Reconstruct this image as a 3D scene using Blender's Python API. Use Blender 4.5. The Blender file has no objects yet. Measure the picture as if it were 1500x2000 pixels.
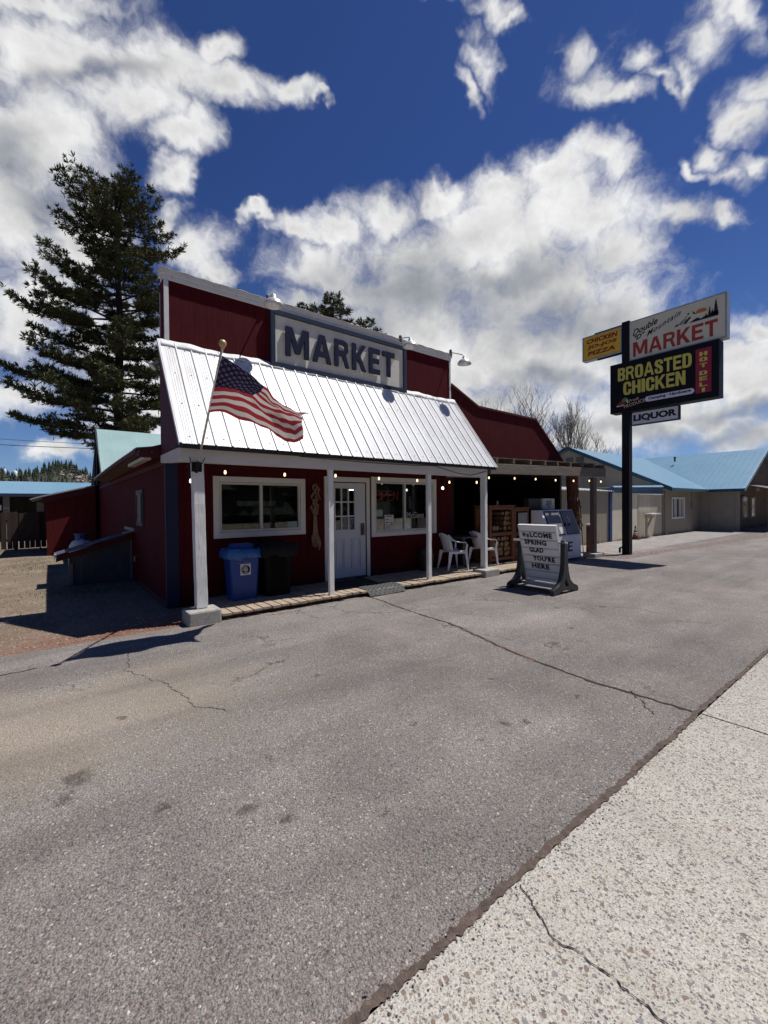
import bpy, math, random
from mathutils import Vector, Matrix
R=math.radians
scene=bpy.context.scene
# ------------------------------------------------------------------ camera
FPX=843.0; YAW=R(38.05); PITCH=R(.815); ROLL=R(-.513); EYE=Vector((0,0,1.6))
FW=Vector((math.sin(YAW)*math.cos(PITCH),math.cos(YAW)*math.cos(PITCH),-math.sin(PITCH)))
r0=Vector((math.cos(YAW),-math.sin(YAW),0)); u0=r0.cross(FW)
RT=r0*math.cos(ROLL)+u0*math.sin(ROLL); UP=-r0*math.sin(ROLL)+u0*math.cos(ROLL)
cd=bpy.data.cameras.new('camera'); cam=bpy.data.objects.new('camera',cd); scene.collection.objects.link(cam)
cam.matrix_world=Matrix(((RT.x,UP.x,-FW.x,EYE.x),(RT.y,UP.y,-FW.y,EYE.y),(RT.z,UP.z,-FW.z,EYE.z),(0,0,0,1)))
cd.sensor_fit='HORIZONTAL'; cd.sensor_width=36; cd.lens=36*FPX/1500; cd.clip_start=.05; cd.clip_end=5000
scene.camera=cam
def direction(px,py): return (FW*FPX+RT*(px-750)-UP*(py-1000)).normalized()
# ------------------------------------------------------------------ light
SUN=Vector((.45,-.15,1)).normalized()
scene.view_settings.view_transform='Standard'; scene.view_settings.look='None'; scene.view_settings.gamma=1
scene.view_settings.exposure=.14
scene.render.film_transparent=False
sl=bpy.data.lights.new('sun','SUN'); sl.energy=4.8; sl.angle=R(.53); sl.color=(1,.965,.91)
so=bpy.data.objects.new('sun',sl); scene.collection.objects.link(so); so.rotation_euler=SUN.to_track_quat('Z','Y').to_euler(); so.location=(20,-10,40)

class NT:
    """small helper round a node tree"""
    def __init__(s,t): s.t=t; s.n=t.nodes; s.l=t.links
    def node(s,ty,ins=None,**kw):
        n=s.n.new(ty)
        for k,v in kw.items(): setattr(n,k,v)
        if ins:
            for k,v in ins.items():
                i=n.inputs[k]
                if isinstance(v,bpy.types.NodeSocket): s.l.new(v,i)
                else: i.default_value=v
        return n
    def m(s,op,a,b=0,c=0,clamp=False):
        n=s.n.new('ShaderNodeMath'); n.operation=op; n.use_clamp=clamp
        for i,v in enumerate((a,b,c)):
            if isinstance(v,bpy.types.NodeSocket): s.l.new(v,n.inputs[i])
            else: n.inputs[i].default_value=v
        return n.outputs[0]
    def vm(s,op,a,b=(0,0,0),c=(0,0,0),out=0):
        n=s.n.new('ShaderNodeVectorMath'); n.operation=op
        for i,v in enumerate((a,b,c)):
            if isinstance(v,bpy.types.NodeSocket): s.l.new(v,n.inputs[i])
            else: n.inputs[i].default_value=v
        return n.outputs['Value'] if out=='v' else n.outputs[0]
    def noise(s,vec,scale,detail=4,rough=.5,out='Fac',dist=0):
        n=s.node('ShaderNodeTexNoise',{'Vector':vec,'Scale':scale,'Detail':detail,'Roughness':rough,'Distortion':dist}); return n.outputs[out]
    def ss(s,x,a,b):
        n=s.node('ShaderNodeMapRange',{'Value':x,'From Min':a,'From Max':b,'To Min':0,'To Max':1},interpolation_type='SMOOTHSTEP'); return n.outputs[0]
    def lin(s,x,a,b,c=0.,d=1.):
        n=s.node('ShaderNodeMapRange',{'Value':x,'From Min':a,'From Max':b,'To Min':c,'To Max':d}); return n.outputs[0]
    def mix(s,f,a,b,blend='MIX'):
        n=s.n.new('ShaderNodeMix'); n.data_type='RGBA'; n.blend_type=blend
        for i,v in ((0,f),(6,a),(7,b)):
            if isinstance(v,bpy.types.NodeSocket): s.l.new(v,n.inputs[i])
            else: n.inputs[i].default_value=v if i==0 else (v[0],v[1],v[2],1)
        return n.outputs[2]

# ---- clouds: soft shapes set at their bearings in the sky
# (px, py, rx, ry, angle) -> bearings
CL=[(60,0,230,45,0),(120,110,190,115,0),(300,130,130,85,-5),(425,85,60,38,0),(430,170,125,62,-8),(560,168,85,36,-15),(622,196,34,14,-20),(250,205,150,80,0),(70,290,170,130,0),(350,262,75,48,0),(20,430,180,160,0),(150,490,130,105,0),(345,345,42,40,0),(385,485,88,58,0),(435,522,42,34,0),
    (20,620,130,90,0),(90,560,90,60,0),(30,760,120,70,0),(110,870,90,28,0),(230,700,160,120,0),(330,420,40,30,0),
    (1450,240,62,48,-50),(1500,200,60,55,-40),(508,422,30,20,0),(575,448,66,30,-5),(650,436,76,42,0),(745,405,95,50,-5),(850,385,80,50,0),(985,375,75,55,0),(1095,345,92,62,0),(1185,318,78,55,0),(950,455,230,95,0),(1155,430,180,105,0),(1330,425,105,50,-5),(1430,432,66,38,-8),
    (780,560,210,130,0),(640,520,110,70,0),(800,500,170,95,0),(1050,570,260,120,0),(1205,500,120,80,0),(730,560,100,75,10),(800,640,230,110,0),(1000,700,320,110,0),(1180,640,140,100,0),(720,720,200,130,0),(900,800,300,80,0),(1380,700,200,62,0),(1470,750,150,80,0),(1300,815,320,70,0),(1180,840,120,60,0),(1500,850,200,50,0),(1480,650,80,34,0),(600,600,60,40,0),(400,800,250,80,0),(1000,860,300,30,0)]
WL=[(868,5,70,40,0),(962,32,75,48,-20),(935,112,32,75,15),(912,165,20,52,20),(1000,55,60,22,10),(1120,120,45,62,20),(1160,170,95,60,0),(1215,182,90,42,8),(1272,98,42,62,-30),(1300,145,70,28,0),(1350,128,38,66,-30),(1395,68,70,80,-40),(1450,25,105,62,-40),(1355,315,55,28,-35),(1405,290,72,40,-35),(1450,352,85,42,-10),(1500,330,60,45,0)]
DK=[(830,580,260,95,0),(1080,640,280,80,0),(1000,540,200,60,8),(1330,840,260,28,0),(1060,760,150,40,0),(120,400,110,60,0),(30,330,80,60,0),(160,130,150,40,0),(1440,790,120,25,0),(700,640,120,60,0)]
def blob_rows(b):
    x,y,rx,ry,a=b; a=R(a); e=2.0
    ax=(math.cos(a),-math.sin(a)); ay=(math.sin(a),math.cos(a))
    c=direction(x,y)
    t1=(direction(x+ax[0]*e,y+ax[1]*e)-c)/e; t2=(direction(x+ay[0]*e,y+ay[1]*e)-c)/e
    g11,g12,g22=t1.dot(t1),t1.dot(t2),t2.dot(t2); D=g11*g22-g12*g12
    d1=(t1*g22-t2*g12)/D/rx; d2=(t2*g11-t1*g12)/D/ry
    return c,d1,d2
def field(nt,vec,blobs):
    acc=None
    for b in blobs:
        c,d1,d2=blob_rows(b)
        A=nt.m('SUBTRACT',nt.vm('DOT_PRODUCT',vec,d1,out='v'),c.dot(d1))
        B=nt.m('SUBTRACT',nt.vm('DOT_PRODUCT',vec,d2,out='v'),c.dot(d2))
        q=nt.m('MULTIPLY_ADD',A,A,nt.m('MULTIPLY',B,B))
        w=nt.m('SUBTRACT',1.0,nt.m('SQRT',q))
        acc=w if acc is None else nt.m('SMOOTH_MAX',acc,w,.16)
    acc=nt.m('MAXIMUM',acc,-.6)
    acc=nt.m('SUBTRACT',acc,nt.m('MULTIPLY',nt.m('LESS_THAN',nt.vm('DOT_PRODUCT',vec,tuple(FW),out='v'),.1),3))   # only the facing half of the sky
    return acc
W=bpy.data.worlds.new('World'); scene.world=W; W.use_nodes=True
W.node_tree.nodes.clear(); wt=NT(W.node_tree)
gt=bpy.data.node_groups.new('cloud_field','ShaderNodeTree')
gt.interface.new_socket(name='Dir',in_out='INPUT',socket_type='NodeSocketVector')
gt.interface.new_socket(name='Density',in_out='OUTPUT',socket_type='NodeSocketFloat')
g=NT(gt); gi=gt.nodes.new('NodeGroupInput'); go=gt.nodes.new('NodeGroupOutput')
dv=gi.outputs[0]
w1=g.vm('SUBTRACT',g.noise(dv,2.6,3,.55,'Color'),(.5,.5,.5)); w2=g.vm('SUBTRACT',g.noise(dv,9,4,.6,'Color'),(.5,.5,.5))
wd=g.vm('ADD',dv,g.vm('ADD',g.vm('SCALE',w1),g.vm('SCALE',w2)))
for n_ in gt.nodes:
    if n_.type=='VECT_MATH' and n_.operation=='SCALE': pass
sc_=[n for n in gt.nodes if n.type=='VECT_MATH' and n.operation=='SCALE']
sc_[0].inputs['Scale'].default_value=.07; sc_[1].inputs['Scale'].default_value=.12
f=g.m('SMOOTH_MAX',field(g,wd,CL),g.m('SUBTRACT',field(g,wd,WL),.30),.1)
fb=g.noise(g.vm('ADD',dv,g.vm('MULTIPLY',w2,(.10,.10,.10))),5.5,10,.66,dist=.15); fb2=g.noise(wd,22,7,.70)
den=g.m('ADD',f,g.m('MULTIPLY',g.m('SUBTRACT',fb,.5),1.9)); den=g.m('ADD',den,g.m('MULTIPLY',g.m('SUBTRACT',fb2,.5),.62))
gt.links.new(den,go.inputs[0])
gr2=bpy.data.node_groups.new('cloud_relief','ShaderNodeTree'); gr2.interface.new_socket(name='Dir',in_out='INPUT',socket_type='NodeSocketVector'); gr2.interface.new_socket(name='Height',in_out='OUTPUT',socket_type='NodeSocketFloat')
h_=NT(gr2); hi_=gr2.nodes.new('NodeGroupInput'); ho_=gr2.nodes.new('NodeGroupOutput'); hv=hi_.outputs[0]
hw=h_.vm('SUBTRACT',h_.noise(hv,9,3,.6,'Color'),(.5,.5,.5)); gr2.links.new(h_.m('MULTIPLY',h_.noise(h_.vm('ADD',hv,h_.vm('MULTIPLY',hw,(.10,.10,.10))),5.5,7,.62,dist=.15),2.3),ho_.inputs[0])
tc=wt.node('ShaderNodeTexCoord'); gd=tc.outputs['Generated']
dvn=wt.vm('NORMALIZE',gd)
G1=wt.n.new('ShaderNodeGroup'); G1.node_tree=gt; wt.l.new(dvn,G1.inputs[0])
off=wt.vm('ADD',dvn,tuple(UP*.055+RT*.02)); G2=wt.n.new('ShaderNodeGroup'); G2.node_tree=gr2; G3=wt.n.new('ShaderNodeGroup'); G3.node_tree=gr2; wt.l.new(dvn,G3.inputs[0]); wt.l.new(off,G2.inputs[0])
d1=G1.outputs[0]; d2=G2.outputs[0]
alpha=wt.m('POWER',wt.ss(d1,-.30,.74),1.3)
relief=wt.m('SUBTRACT',G3.outputs[0],d2)
dark=field(wt,wt.vm('ADD',dvn,wt.vm('MULTIPLY',wt.vm('SUBTRACT',wt.noise(dvn,5,4,.6,'Color'),(.5,.5,.5)),(.22,.22,.22))),DK)
dk=wt.m('MULTIPLY',wt.ss(dark,-.40,1.0),.50)
lum=wt.m('ADD',.75,wt.m('MULTIPLY',relief,.34)); lum=wt.m('SUBTRACT',lum,wt.m('MULTIPLY',wt.ss(d1,.35,1.4),.20))
lum=wt.m('MULTIPLY',lum,wt.m('SUBTRACT',1,dk)); lum=wt.m('ADD',lum,wt.m('MULTIPLY',wt.m('SUBTRACT',wt.noise(dvn,11,7,.62),.5),.15))
lum=wt.m('SMOOTH_MAX',lum,.28,.10); lum=wt.m('SMOOTH_MIN',lum,.88,.10)
ccol=wt.mix(wt.ss(lum,.12,.62),(.86,.94,1.10),(1.0,1.0,1.0)); ccol=wt.vm('SCALE',ccol); 
for n in W.node_tree.nodes:
    if n.type=='VECT_MATH' and n.operation=='SCALE': W.node_tree.links.new(lum,n.inputs['Scale'])
sky=wt.node('ShaderNodeTexSky',sky_type='NISHITA'); sky.sun_disc=False; sky.sun_elevation=math.asin(SUN.z); sky.sun_rotation=math.atan2(SUN.x,SUN.y)
sky.altitude=1400; sky.air_density=1.0; sky.dust_density=.35; sky.ozone_density=2.0
wt.l.new(dvn,sky.inputs['Vector']) if 'Vector' in sky.inputs else None
SKY_S=.078
skc=wt.vm('MULTIPLY',sky.outputs[0],wt.mix(wt.ss(wt.node('ShaderNodeSeparateXYZ',{0:dvn}).outputs[2],.02,.62),(.52,.66,.92),(.31,.45,.80)))
bg=wt.node('ShaderNodeBackground',{'Strength':SKY_S,'Color':skc})
bg2=wt.node('ShaderNodeBackground',{'Color':ccol,'Strength':1.0})
ms=wt.node('ShaderNodeMixShader',{0:alpha,1:bg.outputs[0],2:bg2.outputs[0]})
ow=wt.node('ShaderNodeOutputWorld'); wt.l.new(ms.outputs[0],ow.inputs[0])
W.cycles.sampling_method='MANUAL'; W.cycles.sample_map_resolution=512

# ------------------------------------------------------------------ object helpers
COL=scene.collection
def props(o,label=None,cat=None,group=None,kind=None):
    if label: o['label']=label
    if cat: o['category']=cat
    if group: o['group']=group
    if kind: o['kind']=kind
    return o
def thing(name,label,cat,loc=(0,0,0),rz=0,group=None):
    o=bpy.data.objects.new(name,None); COL.objects.link(o); o.location=loc; o.rotation_euler=(0,0,rz); o.empty_display_size=.2
    return props(o,label,cat,group)
def origin(p):
    v=Vector((0,0,0))
    while p is not None: v+=Vector(p.location); p=p.parent
    return v
class MB:
    def __init__(s): s.v=[]; s.f=[]; s.uv=None
    def add(s,vs,fs):
        o=len(s.v); s.v+= [tuple(v) for v in vs]; s.f+=[tuple(i+o for i in f) for f in fs]; return s
    def box(s,x0,x1,y0,y1,z0,z1):
        return s.add([(x0,y0,z0),(x1,y0,z0),(x1,y1,z0),(x0,y1,z0),(x0,y0,z1),(x1,y0,z1),(x1,y1,z1),(x0,y1,z1)],
          [(3,2,1,0),(4,5,6,7),(0,1,5,4),(1,2,6,5),(2,3,7,6),(3,0,4,7)])
    def prism(s,pts,d):
        """pts: planar 3D outline, d: extrusion vector"""
        n=len(pts); d=Vector(d); P=[Vector(p) for p in pts]
        return s.add([*P,*[p+d for p in P]],[tuple(range(n))[::-1],tuple(range(n,2*n))]+[(i,(i+1)%n,(i+1)%n+n,i+n) for i in range(n)])
    def tube(s,pts,r,n=6,cap=True):
        P=[Vector(p) for p in pts]; rs=r if isinstance(r,(list,tuple)) else [r]*len(P); vs=[]
        up=Vector((0,0,1)); pn=None
        for i,p in enumerate(P):
            t=(P[min(i+1,len(P)-1)]-P[max(i-1,0)]).normalized()
            if pn is None: a=t.cross(up if abs(t.z)<.9 else Vector((1,0,0))).normalized()
            else: a=(pn-t*pn.dot(t)).normalized()
            pn=a; b=t.cross(a)
            for k in range(n): an=2*math.pi*k/n; vs.append(p+(a*math.cos(an)+b*math.sin(an))*rs[i])
        fs=[(i*n+k,i*n+(k+1)%n,(i+1)*n+(k+1)%n,(i+1)*n+k) for i in range(len(P)-1) for k in range(n)]
        if cap: fs+=[tuple(range(n))[::-1],tuple(range((len(P)-1)*n,len(P)*n))]
        return s.add(vs,fs)
    def lathe(s,prof,c,n=20,sx=1,sy=1):
        vs=[];c=Vector(c)
        for r,z in prof:
            for k in range(n): a=2*math.pi*k/n; vs.append(c+Vector((r*sx*math.cos(a),r*sy*math.sin(a),z)))
        m=len(prof); fs=[(i*n+k,i*n+(k+1)%n,(i+1)*n+(k+1)%n,(i+1)*n+k) for i in range(m-1) for k in range(n)]
        fs+=[tuple(range(n))[::-1],tuple(range((m-1)*n,m*n))]
        return s.add(vs,fs)
    def beam(s,a,b,w,h):
        """bar from a to b, w wide sideways, h deep"""
        a=Vector(a);b=Vector(b);t=(b-a).normalized(); up=Vector((0,0,1)) if abs(t.z)<.95 else Vector((0,1,0))
        sd=t.cross(up).normalized()*w/2; u=sd.cross(t).normalized()*h/2
        return s.prism([a-sd-u,a+sd-u,a+sd+u,a-sd+u],b-a)
    def grid(s,fn,nu,nv):
        vs=[fn(i/nu,j/nv) for j in range(nv+1) for i in range(nu+1)]
        return s.add(vs,[(j*(nu+1)+i,j*(nu+1)+i+1,(j+1)*(nu+1)+i+1,(j+1)*(nu+1)+i) for j in range(nv) for i in range(nu)])
    def build(s,name,m,parent=None,smooth=False,bevel=0,solid=0,label=None,kind=None):
        me=bpy.data.meshes.new(name); o0=origin(parent)
        me.from_pydata([tuple(Vector(v)-o0) for v in s.v],[],s.f)
        me.materials.append(m); me.validate()
        o=bpy.data.objects.new(name,me); COL.objects.link(o)
        import bmesh
        b=bmesh.new(); b.from_mesh(me); bmesh.ops.recalc_face_normals(b,faces=b.faces); b.to_mesh(me); b.free()
        if smooth: me.polygons.foreach_set('use_smooth',[True]*len(me.polygons))
        if solid:
            q=o.modifiers.new('thickness','SOLIDIFY'); q.thickness=solid; q.offset=0
        if bevel:
            q=o.modifiers.new('bevel','BEVEL'); q.width=bevel; q.segments=2; q.limit_method='ANGLE'; q.harden_normals=False
        if parent is not None: o.parent=parent
        if label: o['label']=label
        if kind: o['kind']=kind
        return o
def copy_tree(o,parent=None):
    c=o.copy(); COL.objects.link(c)
    if parent is not None: c.parent=parent
    for ch in list(o.children): copy_tree(ch,c)
    return c
def text(name,body,m,bl,tl,br,parent,depth=.01,bold=0.,shear=0.,space=1.,label=None,words=1.,res=4):
    """letters filling the frame bottom-left / top-left / bottom-right, standing `depth` proud towards the reader"""
    cu=bpy.data.curves.new(name,'FONT'); cu.body=body; cu.offset=bold; cu.shear=shear; cu.space_character=space; cu.space_word=words; cu.resolution_u=res
    cu.extrude=.5
    to=bpy.data.objects.new(name,cu); COL.objects.link(to)
    bpy.context.view_layer.update()
    me=bpy.data.meshes.new_from_object(to.evaluated_get(bpy.context.evaluated_depsgraph_get()))
    bpy.data.objects.remove(to); bpy.data.curves.remove(cu)
    xs=[v.co.x for v in me.vertices]; ys=[v.co.y for v in me.vertices]
    x0,x1,y0,y1=min(xs),max(xs),min(ys),max(ys)
    bl=Vector(bl);U=Vector(br)-bl;V=Vector(tl)-bl;N=U.cross(V).normalized()*depth; o0=origin(parent)
    for v in me.vertices:
        v.co=bl+U*((v.co.x-x0)/(x1-x0))+V*((v.co.y-y0)/(y1-y0))+N*(.5+v.co.z)-o0
    me.materials.clear(); me.materials.append(m); me.name=name
    o=bpy.data.objects.new(name,me); COL.objects.link(o); o.parent=parent
    if label: o['label']=label
    return o

# ------------------------------------------------------------------ materials
def base(name):
    m=bpy.data.materials.new(name); m.use_nodes=True; t=NT(m.node_tree); p=m.node_tree.nodes['Principled BSDF']
    return m,t,p
def setin(t,p,k,v):
    if isinstance(v,bpy.types.NodeSocket): t.l.new(v,p.inputs[k])
    else: p.inputs[k].default_value=v
def mat(name,col,rough=.6,metal=0,var=.15,vs=2.,bump=0,bs=30,st=(1,1,1),col2=None,thr=(.45,.7),spec=.4,det=5,emit=0,ecol=None):
    m,t,p=base(name); tc=t.node('ShaderNodeTexCoord').outputs['Object']
    mp=t.vm('MULTIPLY',tc,st)
    n=t.noise(mp,vs,det,.6); c=t.vm('MULTIPLY',(col[0],col[1],col[2]),(1,1,1))
    f=t.lin(n,.25,.75,1-var,1+var); n2=t.n.new('ShaderNodeVectorMath'); n2.operation='SCALE'; n2.inputs[0].default_value=col; t.l.new(f,n2.inputs['Scale']); c=n2.outputs[0]
    if col2: c=t.mix(t.ss(t.noise(mp,vs*1.7,6,.65),*thr),c,col2)
    setin(t,p,'Base Color',c); p.inputs['Roughness'].default_value=rough; p.inputs['Metallic'].default_value=metal
    p.inputs['Specular IOR Level'].default_value=spec
    if bump:
        b=t.node('ShaderNodeBump',{'Height':t.noise(mp,bs,5,.6),'Strength':min(1,bump),'Distance':.01}); t.l.new(b.outputs[0],p.inputs['Normal'])
    if emit:
        p.inputs['Emission Color'].default_value=(*(ecol or col),1); p.inputs['Emission Strength'].default_value=emit
    return m
def siding(name,col,period=.203,gw=.045,fade=None,rough=.75,dirt=.25,light=None):
    """vertical grooved plywood siding"""
    m,t,p=base(name); tc=t.node('ShaderNodeTexCoord').outputs['Object']; sp=t.node('ShaderNodeSeparateXYZ',{0:tc})
    s=t.m('DIVIDE',t.m('ADD',sp.outputs[0],sp.outputs[1]),period); fr=t.m('FRACT',s)
    gr=t.m('LESS_THAN',fr,gw)
    st=t.vm('MULTIPLY',tc,(9,9,.8)); n=t.noise(st,3,6,.65); nb=t.noise(tc,.9,4,.5)
    c=t.mix(t.ss(n,.3,.75),tuple(x*(1-dirt) for x in col),tuple(min(1,x*(1+dirt)) for x in col))
    c=t.mix(t.m('MULTIPLY',t.ss(nb,.4,.7),.4),c,fade or tuple(x*1.25 for x in col))
    if light: c=t.mix(t.m('MULTIPLY',t.ss(t.noise(t.vm('MULTIPLY',tc,(14,14,1.2)),5,5,.7),.62,.75),.6),c,light)
    c=t.mix(t.m('MULTIPLY',gr,.5),c,(col[0]*.35,col[1]*.35,col[2]*.35))
    setin(t,p,'Base Color',c); p.inputs['Roughness'].default_value=rough; p.inputs['Specular IOR Level'].default_value=.10
    h=t.m('ADD',t.m('MULTIPLY',gr,-1),t.m('MULTIPLY',t.noise(st,12,4,.6),.35))
    b=t.node('ShaderNodeBump',{'Height':h,'Strength':.7,'Distance':.008}); t.l.new(b.outputs[0],p.inputs['Normal'])
    return m
RED=siding('red_siding',(.074,.0065,.0095),fade=(.10,.012,.015))
REDSH=mat('red_trim',(.075,.011,.014),.7,var=.2)
WHITE=mat('white_paint',(.72,.72,.70),.55,var=.06,vs=3,bump=.3,bs=25,col2=(.42,.39,.33),thr=(.62,.78),st=(3,3,.7))
WOODW=mat('weathered_white_paint',(.80,.80,.78),.7,var=.07,vs=4,bump=.8,bs=14,st=(6,6,.5),col2=(.30,.25,.19),thr=(.63,.70))
FRAME=mat('window_frame_white',(.62,.62,.60),.5,var=.05)
BLUEP=mat('navy_trim_paint',(.009,.014,.058),.6,var=.2)
SLATE=mat('slate_blue_paint',(.035,.048,.085),.8,var=.1,vs=5,bump=.2,spec=.12)
CREAM=mat('sign_cream',(.70,.68,.60),.7,var=.06,vs=6,bump=.4,bs=120)
CONC=mat('concrete',(.36,.34,.31),.9,var=.2,vs=12,bump=.9,bs=60,col2=(.22,.20,.17),thr=(.5,.7))
DARK=mat('dark_interior',(.012,.011,.011),.8,var=.2)
BLACKM=mat('black_metal',(.010,.010,.012),.55,var=.2,spec=.2)
ALU=mat('galvanised_lamp',(.62,.62,.60),.35,metal=.35,var=.08)
FASC=mat('black_fascia',(.018,.018,.022),.5,var=.3)
LOG=mat('log_bark',(.10,.055,.035),.95,var=.5,vs=4,bump=1,bs=18,st=(3,3,.6),col2=(.20,.12,.08))
LOGEND=mat('log_end',(.27,.165,.08),.85,var=.35,vs=9,bump=.4)
OLDW=mat('weathered_timber',(.17,.145,.125),.9,var=.3,vs=3,bump=1,bs=10,st=(1,9,9),col2=(.06,.045,.04),thr=(.55,.75))
OLDWV=mat('weathered_timber_post',(.16,.12,.10),.9,var=.3,vs=3,bump=1,bs=10,st=(9,9,1),col2=(.06,.045,.04),thr=(.55,.75))
def roofmat(name,col,col2,rough=.38,rust=None):
    m,t,p=base(name); tc=t.node('ShaderNodeTexCoord').outputs['Object']
    n=t.noise(t.vm('MULTIPLY',tc,(1,.35,.35)),2.2,6,.65); c=t.mix(t.ss(n,.35,.7),col,col2)
    if rust: c=t.mix(t.m('MULTIPLY',t.ss(t.noise(t.vm('MULTIPLY',tc,(1,.25,.25)),3.5,7,.7),.48,.72),.75),c,rust)
    setin(t,p,'Base Color',c); p.inputs['Roughness'].default_value=rough; p.inputs['Specular IOR Level'].default_value=.35
    b=t.node('ShaderNodeBump',{'Height':t.noise(tc,6,4,.6),'Strength':.12,'Distance':.02}); t.l.new(b.outputs[0],p.inputs['Normal']); return m
WROOF=roofmat('white_painted_metal',(.74,.75,.76),(.62,.63,.64),.42,rust=(.60,.54,.50))
TROOF=roofmat('teal_metal',(.22,.42,.42),(.27,.47,.47),.5)
BROOF=roofmat('blue_metal',(.10,.27,.44),(.14,.32,.48),.45)
NROOF=roofmat('navy_metal',(.05,.06,.10),(.15,.16,.19),.4)
GROOF=roofmat('grey_metal',(.36,.38,.38),(.5,.5,.48),.45)
def glassmat(name,tint=(.9,.95,.95),refl=1.4):
    m=bpy.data.materials.new(name); m.use_nodes=True; t=NT(m.node_tree); m.node_tree.nodes.clear()
    tr=t.node('ShaderNodeBsdfTransparent',{'Color':(*tint,1)}); gl=t.node('ShaderNodeBsdfGlossy',{'Roughness':.015,'Color':(.9,.92,.95,1)})
    fz=t.node('ShaderNodeFresnel',{'IOR':1.5}); mx=t.node('ShaderNodeMixShader',{0:t.m('MULTIPLY',fz.outputs[0],refl,clamp=True),1:tr.outputs[0],2:gl.outputs[0]})
    o=t.node('ShaderNodeOutputMaterial'); t.l.new(mx.outputs[0],o.inputs[0]); return m
GLASS=glassmat('window_glass')
def bulbm(name,col,s):
    return mat(name,col,.3,var=0,emit=s)
BULB=bulbm('warm_bulb',(1.0,.74,.42),2.2); BULBW=bulbm('white_bulb',(1,.97,.92),3.5)

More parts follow.
